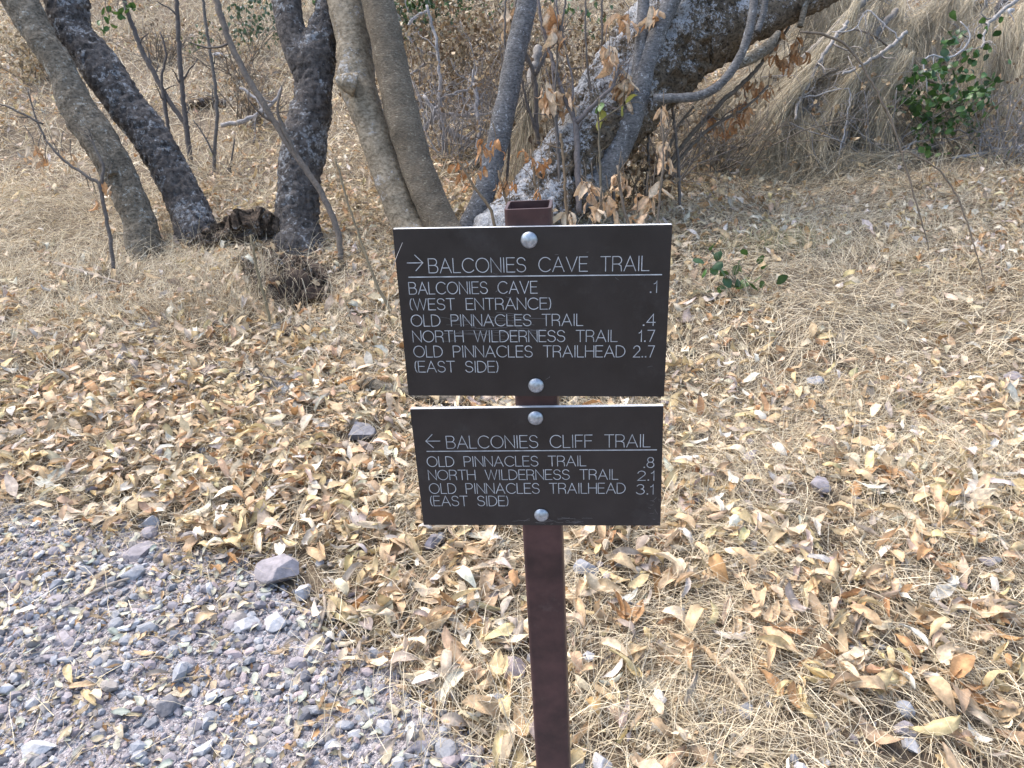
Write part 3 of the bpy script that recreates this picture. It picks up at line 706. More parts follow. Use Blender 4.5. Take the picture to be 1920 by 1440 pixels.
# crumbled fragments
xy = zone(0.85, 3.4, 1900, rg); xy = xy[hero_mask(xy) > .5]; c, k = leaf_cols(len(xy), rg)
scatter_leaves(m, xy, rg.uniform(0.010, 0.032, len(xy)), TPL_BIT, c * 0.8, rg.uniform(0, 0.012, len(xy)), 0.5, rg)
m.build('leaf_litter', M_LEAF, None, True, kind='stuff', label='tan and cream dead leaves carpeting the ground', category='leaf litter')

# small pale oval leaves on the gravel
m = MB(); xy = zone(0.75, 2.6, 240, rg); xy = xy[path_d(xy[:, 0], xy[:, 1]) > 0]
cc = np.array([(.50, .50, .40), (.62, .58, .44), (.40, .43, .36), (.55, .47, .32)])[rg.integers(0, 4, len(xy))]
scatter_leaves(m, xy, rg.uniform(0.022, 0.046, len(xy)), TPL_SMALL, cc, np.full(len(xy), 0.012), 0.25, rg)
m.build('small_leaf_litter', M_LEAF, None, True, kind='stuff', label='small pale oval leaves sprinkled over the gravel', category='leaf litter')

# ------------------------------------------------------------------ dry grass
def strands(mb, xy, L, ang, rise, arch, width, col, rg, seg=4, follow=0.8, z0=None, tint=0.18):
    n = len(xy); t = np.linspace(0, 1, seg)[None]; bend = rg.normal(0, 0.7, n)
    a = ang[:, None] + bend[:, None] * t
    step = (L / (seg - 1))[:, None]
    dx = np.cumsum(np.concatenate([np.zeros((n, 1)), (np.cos(a) * step)[:, :-1]], 1), 1) * np.cos(rise)[:, None]
    dy = np.cumsum(np.concatenate([np.zeros((n, 1)), (np.sin(a) * step)[:, :-1]], 1), 1) * np.cos(rise)[:, None]
    X = xy[:, :1] + dx; Y = xy[:, 1:] + dy
    g0 = G(xy[:, 0], xy[:, 1])[:, None]; Z = G(X, Y) * follow + g0 * (1 - follow)
    Z = Z + (z0 if z0 is not None else 0.003) + np.sin(rise)[:, None] * L[:, None] * t + arch[:, None] * L[:, None] * 4 * t * (1 - t)
    P = np.stack([X, Y, Z], -1); tw = rg.uniform(-0.9, 0.9, n)[:, None]
    sx = -np.sin(a) * np.cos(tw); sy = np.cos(a) * np.cos(tw); sz = np.sin(tw) * np.ones_like(a)
    S = np.stack([sx, sy, sz], -1) * (width[:, None] * (1 - 0.75 * t))[..., None] / 2
    V = np.stack([P - S, P + S], 2).reshape(-1, 3)
    j = np.arange(seg - 1); q = np.stack([2 * j, 2 * j + 1, 2 * j + 3, 2 * j + 2], -1)
    F = (q[None] + (np.arange(n) * seg * 2)[:, None, None]).reshape(-1, 4)
    C = np.repeat(col * rg.uniform(1 - tint, 1 + tint, (n, 1)), seg * 2, 0)
    mb.add(V, F, None, C)
STRAW = np.array([(.60, .50, .335), (.70, .61, .45), (.40, .32, .22), (.52, .43, .29), (.26, .20, .13)])
def straw_cols(n, rg, w=(.34, .26, .16, .16, .08)): return STRAW[rg.choice(5, n, p=w)]
def flow(xy): return 3.5 * fbm(xy / 0.8, 33, 2)
def mow(xy, rg, onpath=0.06):
    pd = path_d(xy[:, 0], xy[:, 1]); left = sm(0.3, -0.6, xy[:, 0]) * sm(3.6, 2.8, xy[:, 1])
    pr = np.where(pd > 0, np.clip(0.5 - 4 * pd, onpath, 1), 1 - 0.35 * left); pit = 0.85 * bank(xy[:, 0], xy[:, 1])
    return xy[rg.random(len(xy)) < pr * (1 - pit) * (0.3 + 0.7 * hero_mask(xy))]
rg = np.random.default_rng(5); m = MB()
def layer(y0, y1, dens, Lr, wr, rise_sd, arch_sd, seg=4, spread=1.1, rise0=0.0, cw=(.36, .32, .11, .15, .06), z0=None):
    xy = mow(zone(y0, y1, dens, rg), rg); n = len(xy)
    strands(m, xy, rg.uniform(*Lr, n), flow(xy) + rg.normal(0, spread, n), np.abs(rg.normal(rise0, rise_sd, n)), np.abs(rg.normal(0, arch_sd, n)), rg.uniform(*wr, n), straw_cols(n, rg, cw), rg, seg, z0=z0)
layer(0.75, 3.3, 4000, (0.04, 0.17), (0.0012, 0.0026), 0.12, 0.10, 3)
layer(0.75, 3.3, 700, (0.12, 0.30), (0.0012, 0.0022), 0.25, 0.12, 5)
layer(0.75, 3.3, 1100, (0.05, 0.20), (0.0012, 0.0024), 0.06, 0.08, 3, 1.3, z0=0.035)
layer(3.3, 6.5, 500, (0.08, 0.26), (0.0018, 0.0034), 0.08, 0.1, 3, 1.3, z0=0.045)
layer(3.3, 6.5, 1500, (0.08, 0.24), (0.0019, 0.0040), 0.18, 0.14, 3)
layer(3.3, 6.5, 320, (0.14, 0.34), (0.0015, 0.003), 0.5, 0.15, 5)
layer(6.5, 17, 330, (0.12, 0.38), (0.004, 0.0085), 0.35, 0.15, 3, 1.6)
layer(17, 34, 45, (0.3, 0.6), (0.012, 0.025), 0.5, 0.15, 3, 1.6)
m.build('dry_grass', M_STRAW, None, False, kind='stuff', label='flattened straw-coloured dry grass over the ground', category='dry grass')

# upright tufts at the bank beside the stump and under the sign
m = MB()
for (px_, py_, n, L0, dark) in ((430, 590, 420, .22, 1), (470, 585, 260, .24, 1), (460, 520, 220, .2, 0), (400, 500, 200, .2, 0), (490, 530, 160, .22, 1), (350, 570, 260, .2, 1), (670, 590, 100, .2, 0), (720, 560, 160, .28, 0), (700, 640, 140, .25, 0),
                            (1350, 560, 160, .2, 1), (1640, 760, 260, .2, 0), (1560, 860, 260, .2, 0), (1840, 900, 260, .22, 0), (1880, 1000, 200, .2, 0), (930, 1350, 160, .22, 0),
                            (1120, 1400, 140, .2, 0), (1350, 960, 150, .2, 0), (60, 520, 200, .2, 0), (200, 600, 200, .22, 0), (1800, 540, 200, .2, 0), (1450, 340, 160, .3, 1), (1720, 350, 240, .35, 1), (1860, 340, 200, .35, 1), (380, 330, 160, .25, 0), (250, 60, 260, .4, 0), (420, 40, 300, .45, 0), (30, 90, 300, .4, 0), (560, 30, 200, .4, 0), (1750, 60, 300, .5, 0), (1880, 30, 300, .5, 0), (1600, 30, 250, .5, 0), (930, 60, 250, .4, 1), (460, 300, 200, .25, 0), (660, 330, 160, .25, 0), (1480, 460, 300, .16, 2), (1400, 470, 200, .16, 2)):
    p = hit(px_, py_); xy = p[:2] + rg.normal(0, (0.22, 0.07), (n, 2)); 
    strands(m, xy, rg.uniform(0.5, 1.2, n) * L0, rg.uniform(0, 6.28, n), rg.uniform(0.2, 1.2, n), np.abs(rg.normal(0, .15, n)), rg.uniform(0.0013, 0.0028, n),
            (straw_cols(n, rg, (.1, .1, .35, .25, .2) if dark else (.4, .3, .1, .15, .05)) if dark < 2 else np.array([(.20, .24, .10), (.30, .30, .15), (.40, .36, .2)])[rg.integers(0, 3, n)]), rg, 5, 0.3)
m.build('grass_tufts', M_STRAW, None, False, kind='stuff', label='taller dry grass stalks standing in loose tufts', category='dry grass')

# ------------------------------------------------------------------ stones
def ico(sub):
    bm = bmesh.new(); bmesh.ops.create_icosphere(bm, subdivisions=sub, radius=1); bm.verts.ensure_lookup_table()
    V = np.array([v.co[:] for v in bm.verts]); F = np.array([[v.index for v in f.verts] for f in bm.faces]); bm.free(); return V, F
ICO = {k: ico(k) for k in (1, 2, 3, 4)}
def rock_tpl(seed, sub, planes=9, flat=0.6, ns=0.0):
    rg = np.random.default_rng(seed); V, F = ICO[sub]; V = V.copy()
    for k in range(planes):
        n = rg.normal(0, 1, 3); n /= np.linalg.norm(n); d = rg.uniform(0.45, 0.85); V -= n * np.maximum(0, V @ n - d)[:, None]
    V *= np.array([rg.uniform(.85, 1.25), rg.uniform(.65, 1.0), rg.uniform(flat * .7, flat * 1.2)])
    if ns: V += V / np.linalg.norm(V, axis=1)[:, None] * (ns * fbm(V * 3.5, seed, 3))[:, None]
    V /= np.abs(V[:, :2]).max(); return V, F
RT2 = [rock_tpl(k, 2, 8 + k % 4, 0.62) for k in range(12)]
RT1 = [rock_tpl(30 + k, 1, 6, 0.7) for k in range(8)]
SPAL = {'blue-grey': (0.268, 0.272, 0.288), 'purplish grey': (0.28, 0.254, 0.262), 'pale grey': (0.42, 0.415, 0.42), 'dark grey': (0.175, 0.17, 0.18), 'pinkish': (0.34, 0.285, 0.282), 'grey-brown': (0.29, 0.262, 0.24)}
SK = list(SPAL); SV = np.array([SPAL[k] for k in SK]); SW = np.array([.30, .26, .15, .10, .09, .10])
def scatter_rocks(mb, xy, S, tpls, rg, sink=0.3):
    n = len(xy); wh = rg.integers(0, len(tpls), n); col = SV[rg.choice(len(SK), n, p=SW)] * rg.uniform(.7, 1.2, (n, 1))
    for q, (V, F) in enumerate(tpls):
        k = np.where(wh == q)[0]
        if not len(k): continue
        R = rotm(rg.uniform(0, 6.283, len(k)), rg.normal(0, .35, len(k)), rg.normal(0, .35, len(k)))
        P = np.einsum('nij,vj->nvi', R, V) * S[k][:, None, None]
        P[..., 2] -= P[..., 2].min(1)[:, None] * (1 - sink)
        P += np.stack([xy[k, 0], xy[k, 1], G(xy[k, 0], xy[k, 1]) + 0.003], -1)[:, None]
        mb.add(P, None, (F[None] + (np.arange(len(k)) * len(V))[:, None, None]).reshape(-1, 3), np.repeat(col[k], len(V), 0))
rg = np.random.default_rng(19)
def on_path(y0, y1, dens, soft=0.12, marg=0.6):
    xy = zone(y0, y1, dens, rg, marg); pd = path_d(xy[:, 0], xy[:, 1]); return xy[(pd + rg.normal(0, soft, len(xy))) > 0]
m = MB()
xy = on_path(0.85, 2.45, 6500, 0.06); scatter_rocks(m, xy, rg.uniform(0.002, 0.0062, len(xy)), RT1[:4], rg)
xy = on_path(0.75, 2.55, 2000); scatter_rocks(m, xy, np.clip(rg.lognormal(math.log(0.0088), 0.38, len(xy)), .005, .021), RT1, rg)
xy = zone(0.9, 3.5, 26, rg); scatter_rocks(m, xy, np.clip(rg.lognormal(math.log(0.014), 0.4, len(xy)), .007, .035), RT1, rg)
m.build('gravel', M_STONE, None, False, kind='stuff', label='loose blue grey and purplish gravel of the path', category='gravel')

def hero(px_, py_, wpx, ck, flat, lb, k):
    p = hit(px_, py_ + wpx * 0.25); d = depth(p); S = wpx * d / F_PX / 2
    V, F = rock_tpl(200 + k, 4 if wpx > 40 else 3, 11, flat, 0.025); V = V - np.array([0, 0, V[:, 2].min() * 0.8])
    col = np.array(SPAL[ck]) * (1 + 0.18 * fbm(V * 2.5, k, 3))[:, None]
    o = link('rock', mesh_np('rock', V * S, F, M_STONE, col), None, tuple(p), label=lb, category='rock'); o.rotation_euler = (0, 0, k * 1.7)
for k, h in enumerate(HERO): hero(*h, k)
# stones of the path that show largest
cand = on_path(1.0, 2.35, 260, 0.08, 0.05); px, dd = project(np.stack([cand[:, 0], cand[:, 1], G(cand[:, 0], cand[:, 1])], -1))
cand = cand[(px[:, 0] > 4) & (px[:, 0] < 1000) & (px[:, 1] < 1436)][:270]
SSH = ['angular', 'wedge-shaped', 'flat', 'blocky', 'rounded', 'pointed', 'long', 'chipped', 'squarish', 'smooth', 'lopsided', 'slab-like']
for (x, y) in cand:
    q = int(rg.integers(0, 12)); ck = int(rg.choice(len(SK), p=SW)); key = ('stone', q, ck)
    if key not in mesh_cache: V, F = RT2[q]; mesh_cache[key] = mesh_np('stone', V, F, M_STONE, np.array(SPAL[SK[ck]])[None] * np.ones((len(V), 1)))
    S = float(np.clip(rg.lognormal(math.log(0.0175), 0.36), 0.012, 0.036)); e = 'in the middle of the gravel path' if path_d(x, y) > 0.25 else 'near the leafy edge of the gravel path'
    lb = f'{SK[ck]} {SSH[q]} stone {e}'
    o = link('stone', mesh_cache[key], None, (x, y, float(G(x, y)) + S * 0.25 + 0.003), label=lb, category='stone', group=f'{SK[ck]} {SSH[q]} stones {e}')
    o.scale = (S, S, S); o.rotation_euler = (rg.normal(0, .3), rg.normal(0, .3), rg.uniform(0, 6.28))

# ------------------------------------------------------------------ stump, burrow, sticks
stump_b = hit(455, 470); ds = depth(stump_b)
st = thing('rotten_stump', 'dark crumbling rotten stump between the dark trunks above the burrow', 'stump', tuple(stump_b))
def crag(amp, sc, seed):
    def f(V, r, th): n = fbm(V * sc, seed, 4); return amp * n - amp * 1.3 * (np.abs(vnoise(V * sc * 1.7, seed + 3)) < 0.16)
    return f
m = MB(); P, R = wire([(390, 466, 34), (420, 448, 50), (455, 430, 66), (490, 428, 70), (522, 446, 56), (545, 468, 34)], ds, ds + .02); P, R = resample(P, R, 0.008)
m.tube(P, R, 64, (1, 1, 1), crag(0.034, 9, 3)); m.build('stump_body', B_ROT, st, False)
for k, (pts, a, b) in enumerate([([(352, 462, 16), (385, 442, 18), (418, 420, 16), (440, 402, 10)], -.05, -.02), ([(372, 470, 20), (400, 452, 18), (430, 440, 16)], -.12, -.1),
        ([(500, 462, 30), (512, 485, 24), (524, 512, 18), (530, 535, 10)], -.12, -.4), ([(450, 468, 26), (462, 500, 22), (478, 535, 20), (495, 575, 10)], -.12, -.35), ([(548, 492, 22), (566, 508, 24), (592, 522, 18), (615, 538, 8)], -.02, -.25)]):
    P, R = wire(pts, ds + a, ds + b)
    if k >= 2: P = np.array([hit(a_, b_) for a_, b_, w_ in pts]); P[:, 2] += R * .45
    P, R = resample(P, R, 0.01); m = MB(); m.tube(P, R, 28, (1, 1, 1), crag(0.018, 22, 5 + k)); m.build('root', B_ROT, st, False)
p = hit(572, 545); V, F = rock_tpl(401, 4, 5, 0.8, 0.10); S = 26 * depth(p) / F_PX
m, nt, bs = new_mat('damp_soil'); g = N(nt, 'ShaderNodeNewGeometry'); f = noise(nt, g.outputs['Position'], 45, 6, 0.7)
nt.links.new(ramp(nt, f, [(0.3, (0.018, 0.012, 0.008)), (0.7, (0.085, 0.055, 0.038))]), bs.inputs['Base Color']); bs.inputs['Roughness'].default_value = 0.95; bump(nt, bs, f, 0.9, 0.02); M_SOIL = m
th = np.linspace(0, 2 * math.pi, 41)[:-1]; rr = np.linspace(0.01, 1, 40)
Y = PIT[1] + 0.24 + 0.44 * rr[:, None] * np.sin(th); X = PIT[0] - 0.07 - 0.25 * (Y - PIT[1]) + 0.23 * rr[:, None] * np.cos(th) * (1 + .12 * np.sin(3 * th) + .06 * np.sin(7 * th)); i = np.arange(39)[:, None] * 40; j = np.arange(40)[None]
link('bare_soil', mesh_np('bare_soil', np.stack([X, Y, G(X, Y) + .008 + .012 * (fbm(np.stack([X, Y], -1) / .06, 77, 3) + .6) * (1 - rr[:, None] ** 4)], -1), np.stack([i + j, i + 40 + j, i + 40 + (j + 1) % 40, i + (j + 1) % 40], -1).reshape(-1, 4), M_SOIL, None, True), None, kind='structure', label='dark bare soil lining the burrow under the stump')
link('earth_clod', mesh_np('earth_clod', V * S, F, M_SOIL, None, True), None, (PIT[0] + .02, PIT[1] + 0.17, float(G(PIT[0], PIT[1] + .3)) - 0.09), label='dark lump of bare earth in the burrow mouth under the stump', category='earth')
V, F = rock_tpl(402, 4, 6, 0.5, 0.10); p = hit(560, 628)
link('earth_clod', mesh_np('earth_clod', V * 0.09, F, M_SOIL, None, True), None, tuple(p), label='smaller dark earth lump in the leaves below the burrow', category='earth')

def stick(pts, mat, lb, zoff=0.01, disp=None, cat='stick', name='fallen_stick'):
    A = [hit(a, b) + np.array([0, 0, zoff]) for a, b, w in pts]; R = [w * depth(q) / F_PX / 2 for q, (a, b, w) in zip(A, pts)]
    P, R = resample(A, R, 0.015); m = MB(); m.tube(P, R, 14, (.30, .25, .2), disp or rough(0.004, 22, 3)); o = np.array(A[0])
    link(name, m.mesh(name, mat, o, True), None, tuple(o), label=lb, category=cat)
stick([(452, 712, 22), (490, 722, 26), (530, 738, 24), (562, 752, 16)], B_DARK, 'dark broken stick half buried in leaves below the burrow', 0.02)
stick([(690, 730, 26), (735, 744, 24), (790, 756, 22), (870, 765, 18)], B_GREY, 'grey-brown thick stick running behind the upper panel', 0.03)
stick([(866, 328, 18), (890, 316, 18), (925, 300, 16)], B_BLUE, 'pale barkless stick lying beside the slim blue-grey trunk', 0.04)
stick([(355, 205, 14), (390, 200, 18), (425, 203, 12)], B_ROT, 'short dark log on the slope behind the thin saplings', 0.05)
stick([(75, 500, 4), (120, 512, 6), (170, 528, 6), (228, 545, 5)], M_TWIG, 'thin bare twig lying across straw below the leaning trunks', 0.05)
stick([(600, 1200, 4), (612, 1150, 5), (602, 1110, 4)], M_TWIG, 'thin dark twig standing over leaves near the largest rock', 0.03)
stick([(250, 1285, 3), (300, 1235, 3), (345, 1190, 3)], M_TWIG, 'straight straw-thin twig on open gravel', 0.02)
stick([(120, 1150, 4), (200, 1110, 4), (260, 1090, 3)], M_TWIG, 'slightly bent dark twig crossing the gravel near the purple stones', 0.02)
stick([(1500, 1430, 4), (1560, 1390, 4), (1640, 1370, 3)], M_TWIG, 'bent grey twig on the leaves below the blue-grey cobble', 0.03)

# ------------------------------------------------------------------ saplings with clinging dead leaves
def orient(v, roll): 
    return (Vector(v).to_track_quat('X', 'Z').to_matrix() @ Matrix.Rotation(roll, 3, 'X')).to_euler()
HANG = {'a': (0.56, 0.33, 0.17), 'b': (0.66, 0.46, 0.29), 'c': (0.48, 0.24, 0.10), 'd': (0.70, 0.54, 0.37)}
GREENS = {'g': (0.055, 0.125, 0.028), 'h': (0.08, 0.16, 0.038), 'y': (0.30, 0.30, 0.07), 'k': (0.028, 0.070, 0.02)}
def hang_leaf(parent, p, v, L, key, rg, tpls=None, mat=None, tag='hanging_leaf', wide=1.0):
    tpls = tpls or TPL_HI; q = int(rg.integers(0, len(tpls)))
    me = leaf_mesh(q, key, tpls, mat or M_LEAF, tag, HANG.get(key) or GREENS[key])
    o = link('leaf', me, parent, tuple(np.array(p) - np.array(parent.location) + np.array(v) / np.linalg.norm(v) * L * 0.5)); o.scale = (L, L * wide, L); o.rotation_euler = orient(v, rg.uniform(0, 6.28)); return o
def sapling(label, stems, base, d_off=0.0, clusters=(), keys='ab', nl=5, Lr=(0.07, 0.12), seed=0, twigs=3, col=(.22, .18, .15), group='thin saplings among the trunks', green=False, cat='sapling', name='sapling'):
    rg = np.random.default_rng(seed); b = hit(*base); d0 = depth(b) + d_off; col = tuple(np.array(col) * .62)
    b = np.array(W(base[0], base[1], d0)); b[2] = G(b[0], b[1])
    t = thing(name, label, cat, tuple(b), group)
    for pts in stems:
        P, R = wire(pts, d0, d0 - 0.1 + 0.15 * rg.random()); P, R = resample(P, R, 0.03); P[1:-1] += rg.normal(0, 0.0025, P[1:-1].shape)
        m = MB(); m.tube(P, R, 8, col)
        for k in range(twigs):
            i = int(len(P) * rg.uniform(.3, .95)); v = (P[min(i + 1, len(P) - 1)] - P[i - 1]); v /= np.linalg.norm(v); grow(m, P[i], v + rg.normal(0, .6, 3), rg.uniform(.12, .3), R[i] * .45, rg, 1, .4, .1, 2, 4, col)
        m.build('stem', M_TWIG, t, True)
    for (px_, py_, dz) in clusters:
        p = W(px_, py_, d0 + dz); m = MB(); m.tube([p + np.array([rg.normal(0, .02), .02, .12]), p + np.array([0, 0, .05]), p], [.003, .0025, .002], 5, col); m.build('leaf_stalk', M_TWIG, t)
        for k in range(nl):
            v = np.array([rg.normal(0, .45), rg.normal(0, .45), -1.0]) if not green else rg.normal(0, 1, 3) + np.array([0, -.3, .1])
            hang_leaf(t, p + rg.normal(0, .018, 3), v, rg.uniform(*Lr), keys[int(rg.integers(0, len(keys)))], rg, None if not green else TPL_SMALL, M_GREEN if green else M_LEAF, 'green_leaf' if green else 'hanging_leaf', 1.5 if green else 1.15)
    return t
sapling('two thin bare stems joining low, with green leaves high up, beside the bent lichened trunk', [[(362, 335, 11), (352, 262, 10), (345, 200, 9), (337, 110, 9), (331, 0, 8), (328, -60, 8)], [(352, 240, 9), (310, 178, 9), (285, 130, 9), (262, 85, 9), (232, 0, 8), (215, -60, 8)],
    [(318, 260, 5), (310, 200, 8), (303, 150, 5), (312, 100, 4), (300, 60, 3)]], (362, 340), 0.35, [(205, 40, -.1), (222, 22, -.05), (195, 55, 0), (235, 10, 0), (250, 15, 0), (200, 20, 0)], 'gh', 4, (.05, .085), 3, 4, (.17, .15, .14), green=True)
sapling('single thin straight bare stem behind the forked scaly trunk', [[(400, 385, 7), (402, 300, 7), (406, 190, 7), (391, 80, 6), (383, 20, 6), (380, -50, 5)], [(402, 345, 5), (425, 345, 5), (440, 260, 3)], [(401, 290, 4), (380, 250, 3), (362, 225, 2)]], (400, 390), 0.6, seed=4, col=(.2, .18, .16))
sapling('long thin stem slanting across the front of the scaly trunk', [[(640, 492, 11), (632, 430, 12), (602, 360, 12), (560, 300, 12), (500, 205, 12), (440, 100, 12), (405, 0, 12), (385, -70, 11)], [(562, 305, 5), (530, 235, 8), (520, 210, 5), (528, 160, 3)]], (640, 495), -0.05, seed=5, twigs=2, col=(.22, .185, .155))
sapling('crooked twiggy stem with a few tan leaves in front of the leaning grey-brown trunk', [[(213, 510, 7), (205, 440, 7), (195, 390, 7), (186, 345, 7), (170, 335, 6), (120, 300, 5), (85, 262, 4)], [(190, 350, 6), (192, 310, 6), (170, 260, 4)], [(85, 262, 4), (65, 215, 3), (52, 165, 2)], [(80, 232, 4), (45, 215, 4), (10, 198, 4)]],
    (213, 515), -0.1, [(75, 290, 0), (88, 305, 0), (65, 275, -.05), (118, 285, 0), (135, 300, 0), (180, 365, -.05), (205, 345, -.05)], 'abd', 4, (.06, .1), 6, 3, (.19, .165, .145))
sapling('very thin stem rising just beside the panels', [[(742, 600, 6), (720, 560, 6), (690, 490, 5), (655, 390, 4), (628, 295, 4)], [(700, 520, 4), (680, 470, 3), (668, 455, 2)]], (745, 605), 0, seed=7, twigs=1, col=(.32, .26, .17))
sapling('thin yellow-leaved shoot in front of the burrow', [[(512, 625, 6), (498, 570, 6), (482, 500, 5), (470, 440, 4)]], (512, 628), 0, [(484, 560, 0), (498, 580, 0)], 'd', 2, (.06, .08), 8, 0, (.32, .26, .16))
sapling('shrubby grey shoots holding pale curled leaves in front of the massive trunk', [[(1085, 400, 11), (1083, 310, 13), (1080, 235, 10), (1065, 200, 8), (1040, 130, 7), (1020, 60, 6), (1005, -20, 6)], [(1082, 230, 9), (1120, 190, 8), (1150, 160, 6), (1160, 120, 4)], [(1065, 200, 5), (1075, 160, 4), (1048, 40, 4), (1040, -20, 4)], [(1060, 400, 6), (1048, 300, 6), (1042, 200, 5), (1035, 120, 4)]],
    (1085, 425), -0.35, [(1040, 25, 0), (1045, 55, -.05), (1032, 15, 0), (1030, 165, -.05), (1028, 185, 0), (1062, 178, 0), (1050, 175, 0), (1135, 85, 0), (1142, 105, -.05), (1168, 135, 0), (1175, 150, 0), (1160, 155, 0), (1178, 30, 0), (1172, 165, .02), (1228, 15, 0)], 'abbd', 7, (.10, .18), 9, 6, (.24, .21, .2))
sapling('thin forked stem with tan leaves hanging beside the slim blue-grey trunk', [[(1020, 400, 9), (1015, 320, 9), (1006, 230, 9), (1002, 145, 9), (980, 90, 8), (966, 40, 7), (972, -30, 6)], [(1004, 140, 8), (1020, 110, 7), (1040, 70, 5)], [(1010, 260, 6), (990, 200, 5), (978, 150, 4)]],
    (1018, 420), 0.1, [(985, 15, 0), (975, 20, 0), (990, 5, 0), (955, 20, 0), (960, 65, 0)], 'bd', 7, (.10, .17), 10, 5, (.22, .19, .17))
sapling('low wiry shoots with small rust-coloured leaves above the post', [[(930, 440, 6), (920, 395, 6), (890, 350, 5), (858, 300, 4)], [(960, 430, 5), (950, 380, 5), (935, 320, 4)], [(1000, 420, 5), (1005, 360, 5), (995, 280, 4)], [(1065, 420, 6), (1058, 330, 5), (1052, 250, 5)]],
    (950, 455), -0.5, [(912, 265, 0), (905, 285, 0), (930, 270, 0), (938, 340, 0), (945, 350, 0), (965, 345, 0), (985, 285, 0), (1000, 295, 0), (1015, 310, 0), (1030, 300, 0), (1010, 365, 0), (860, 300, .1), (868, 320, .1), (880, 345, .1), (900, 320, 0)], 'ac', 5, (.05, .09), 11, 3, (.30, .22, .14))
sapling('low tan-leaved shoots at the upper panel corner behind the post', [[(1180, 430, 6), (1165, 370, 6), (1158, 310, 5)], [(1230, 430, 5), (1238, 360, 5), (1243, 300, 4), (1240, 205, 3)], [(1110, 425, 6), (1125, 390, 5), (1128, 350, 4)]],
    (1180, 450), -0.7, [(1160, 325, 0), (1168, 335, 0), (1110, 345, 0), (1098, 340, 0), (1140, 370, 0), (1145, 385, 0), (1212, 365, 0), (1225, 350, 0), (1218, 380, 0), (1245, 270, .2), (1250, 300, .2), (1243, 208, .2), (1108, 385, -.1), (1065, 400, -.2), (1195, 395, 0)], 'bd', 5, (.08, .14), 12, 3, (.26, .21, .16))
sapling('arching branchlets with orange-brown leaves under the massive limb', [[(1238, 330, 9), (1290, 260, 9), (1350, 195, 9), (1400, 150, 8), (1450, 90, 6), (1480, 50, 5)], [(1235, 345, 8), (1320, 250, 7), (1400, 200, 5), (1440, 160, 4)], [(1225, 360, 9), (1265, 250, 7), (1300, 200, 5)]],
    (1232, 400), 0.1, [(1463, 45, 0), (1458, 55, 0), (1448, 75, 0), (1440, 85, 0), (1500, 75, 0), (1490, 90, 0), (1505, 95, 0), (1470, 110, 0), (1480, 115, 0), (1455, 105, 0), (1425, 155, 0), (1415, 165, 0), (1405, 150, 0), (1440, 165, 0), (1398, 200, 0), (1388, 215, 0), (1380, 225, 0), (1372, 235, 0), (1352, 240, 0), (1395, 185, 0), (1335, 225, 0)], 'aac', 6, (.07, .13), 13, 3, (.22, .18, .14))
sapling('few fresh green leaves on a thin shoot against the massive trunk', [[(1130, 410, 5), (1125, 300, 5), (1122, 215, 4), (1125, 185, 3)], [(1122, 230, 3), (1150, 210, 3), (1168, 195, 2)]], (1130, 440), -0.45, [(1122, 195, 0), (1126, 215, 0), (1168, 195, 0)], 'hy', 2, (.075, .10), 14, 1, (.2, .17, .12), green=True)
for k, (x0, x1, x2, lb) in enumerate(((1048, 1040, 1060, 'thin bare whip standing before the lichened trunk, beside tan leaves'), (1105, 1112, 1098, 'thin bare whip before the middle of the lichened trunk'), (1150, 1142, 1128, 'bare whip leaning across the lichened trunk'), (940, 955, 948, 'wiry bare whip between the slim trunk and the post'), (1205, 1216, 1230, 'bare whip rising in front of the grey forked stem'), (1275, 1262, 1240, 'bare whip rising from brush beside the upper panel corner'))):
    sapling(lb, [[(x0, 425, 6), ((x0 + x1) / 2 + 4, 320, 6), (x1, 210, 5), ((x1 + x2) / 2 - 5, 110, 4), (x2, 0, 4), (x2 + 4, -60, 3)]], (x0, 430), -.3 + .12 * k, seed=80 + k, twigs=6, col=(.21, .18, .155))
for k, (pts, lb) in enumerate([([(1744, 485, 3), (1735, 440, 4), (1712, 360, 5), (1692, 290, 6), (1672, 230, 7), (1640, 165, 7), (1600, 100, 7), (1570, 75, 8), (1530, 62, 8), (1500, 60, 6)], 'bare cane arching down to the grass from the massive limb'),
        ([(1850, 545, 3), (1832, 480, 4), (1800, 380, 5), (1760, 320, 5), (1705, 285, 5), (1690, 285, 4)], 'bare side cane bowing down to the grass beside the arching one'), ([(1920, 255, 4), (1840, 190, 6), (1740, 150, 7), (1700, 125, 7), (1650, 75, 6), (1600, 55, 6), (1570, 70, 5)], 'bare cane arching across the dead needles towards the green shrub')]):
    sapling(lb, [[(a, b, w * .62) for a, b, w in pts]], (pts[0][0], pts[0][1] + 5), 0, seed=30 + k, twigs=1, col=(.26, .21, .16), group='bare arching canes', cat='cane', name='cane')

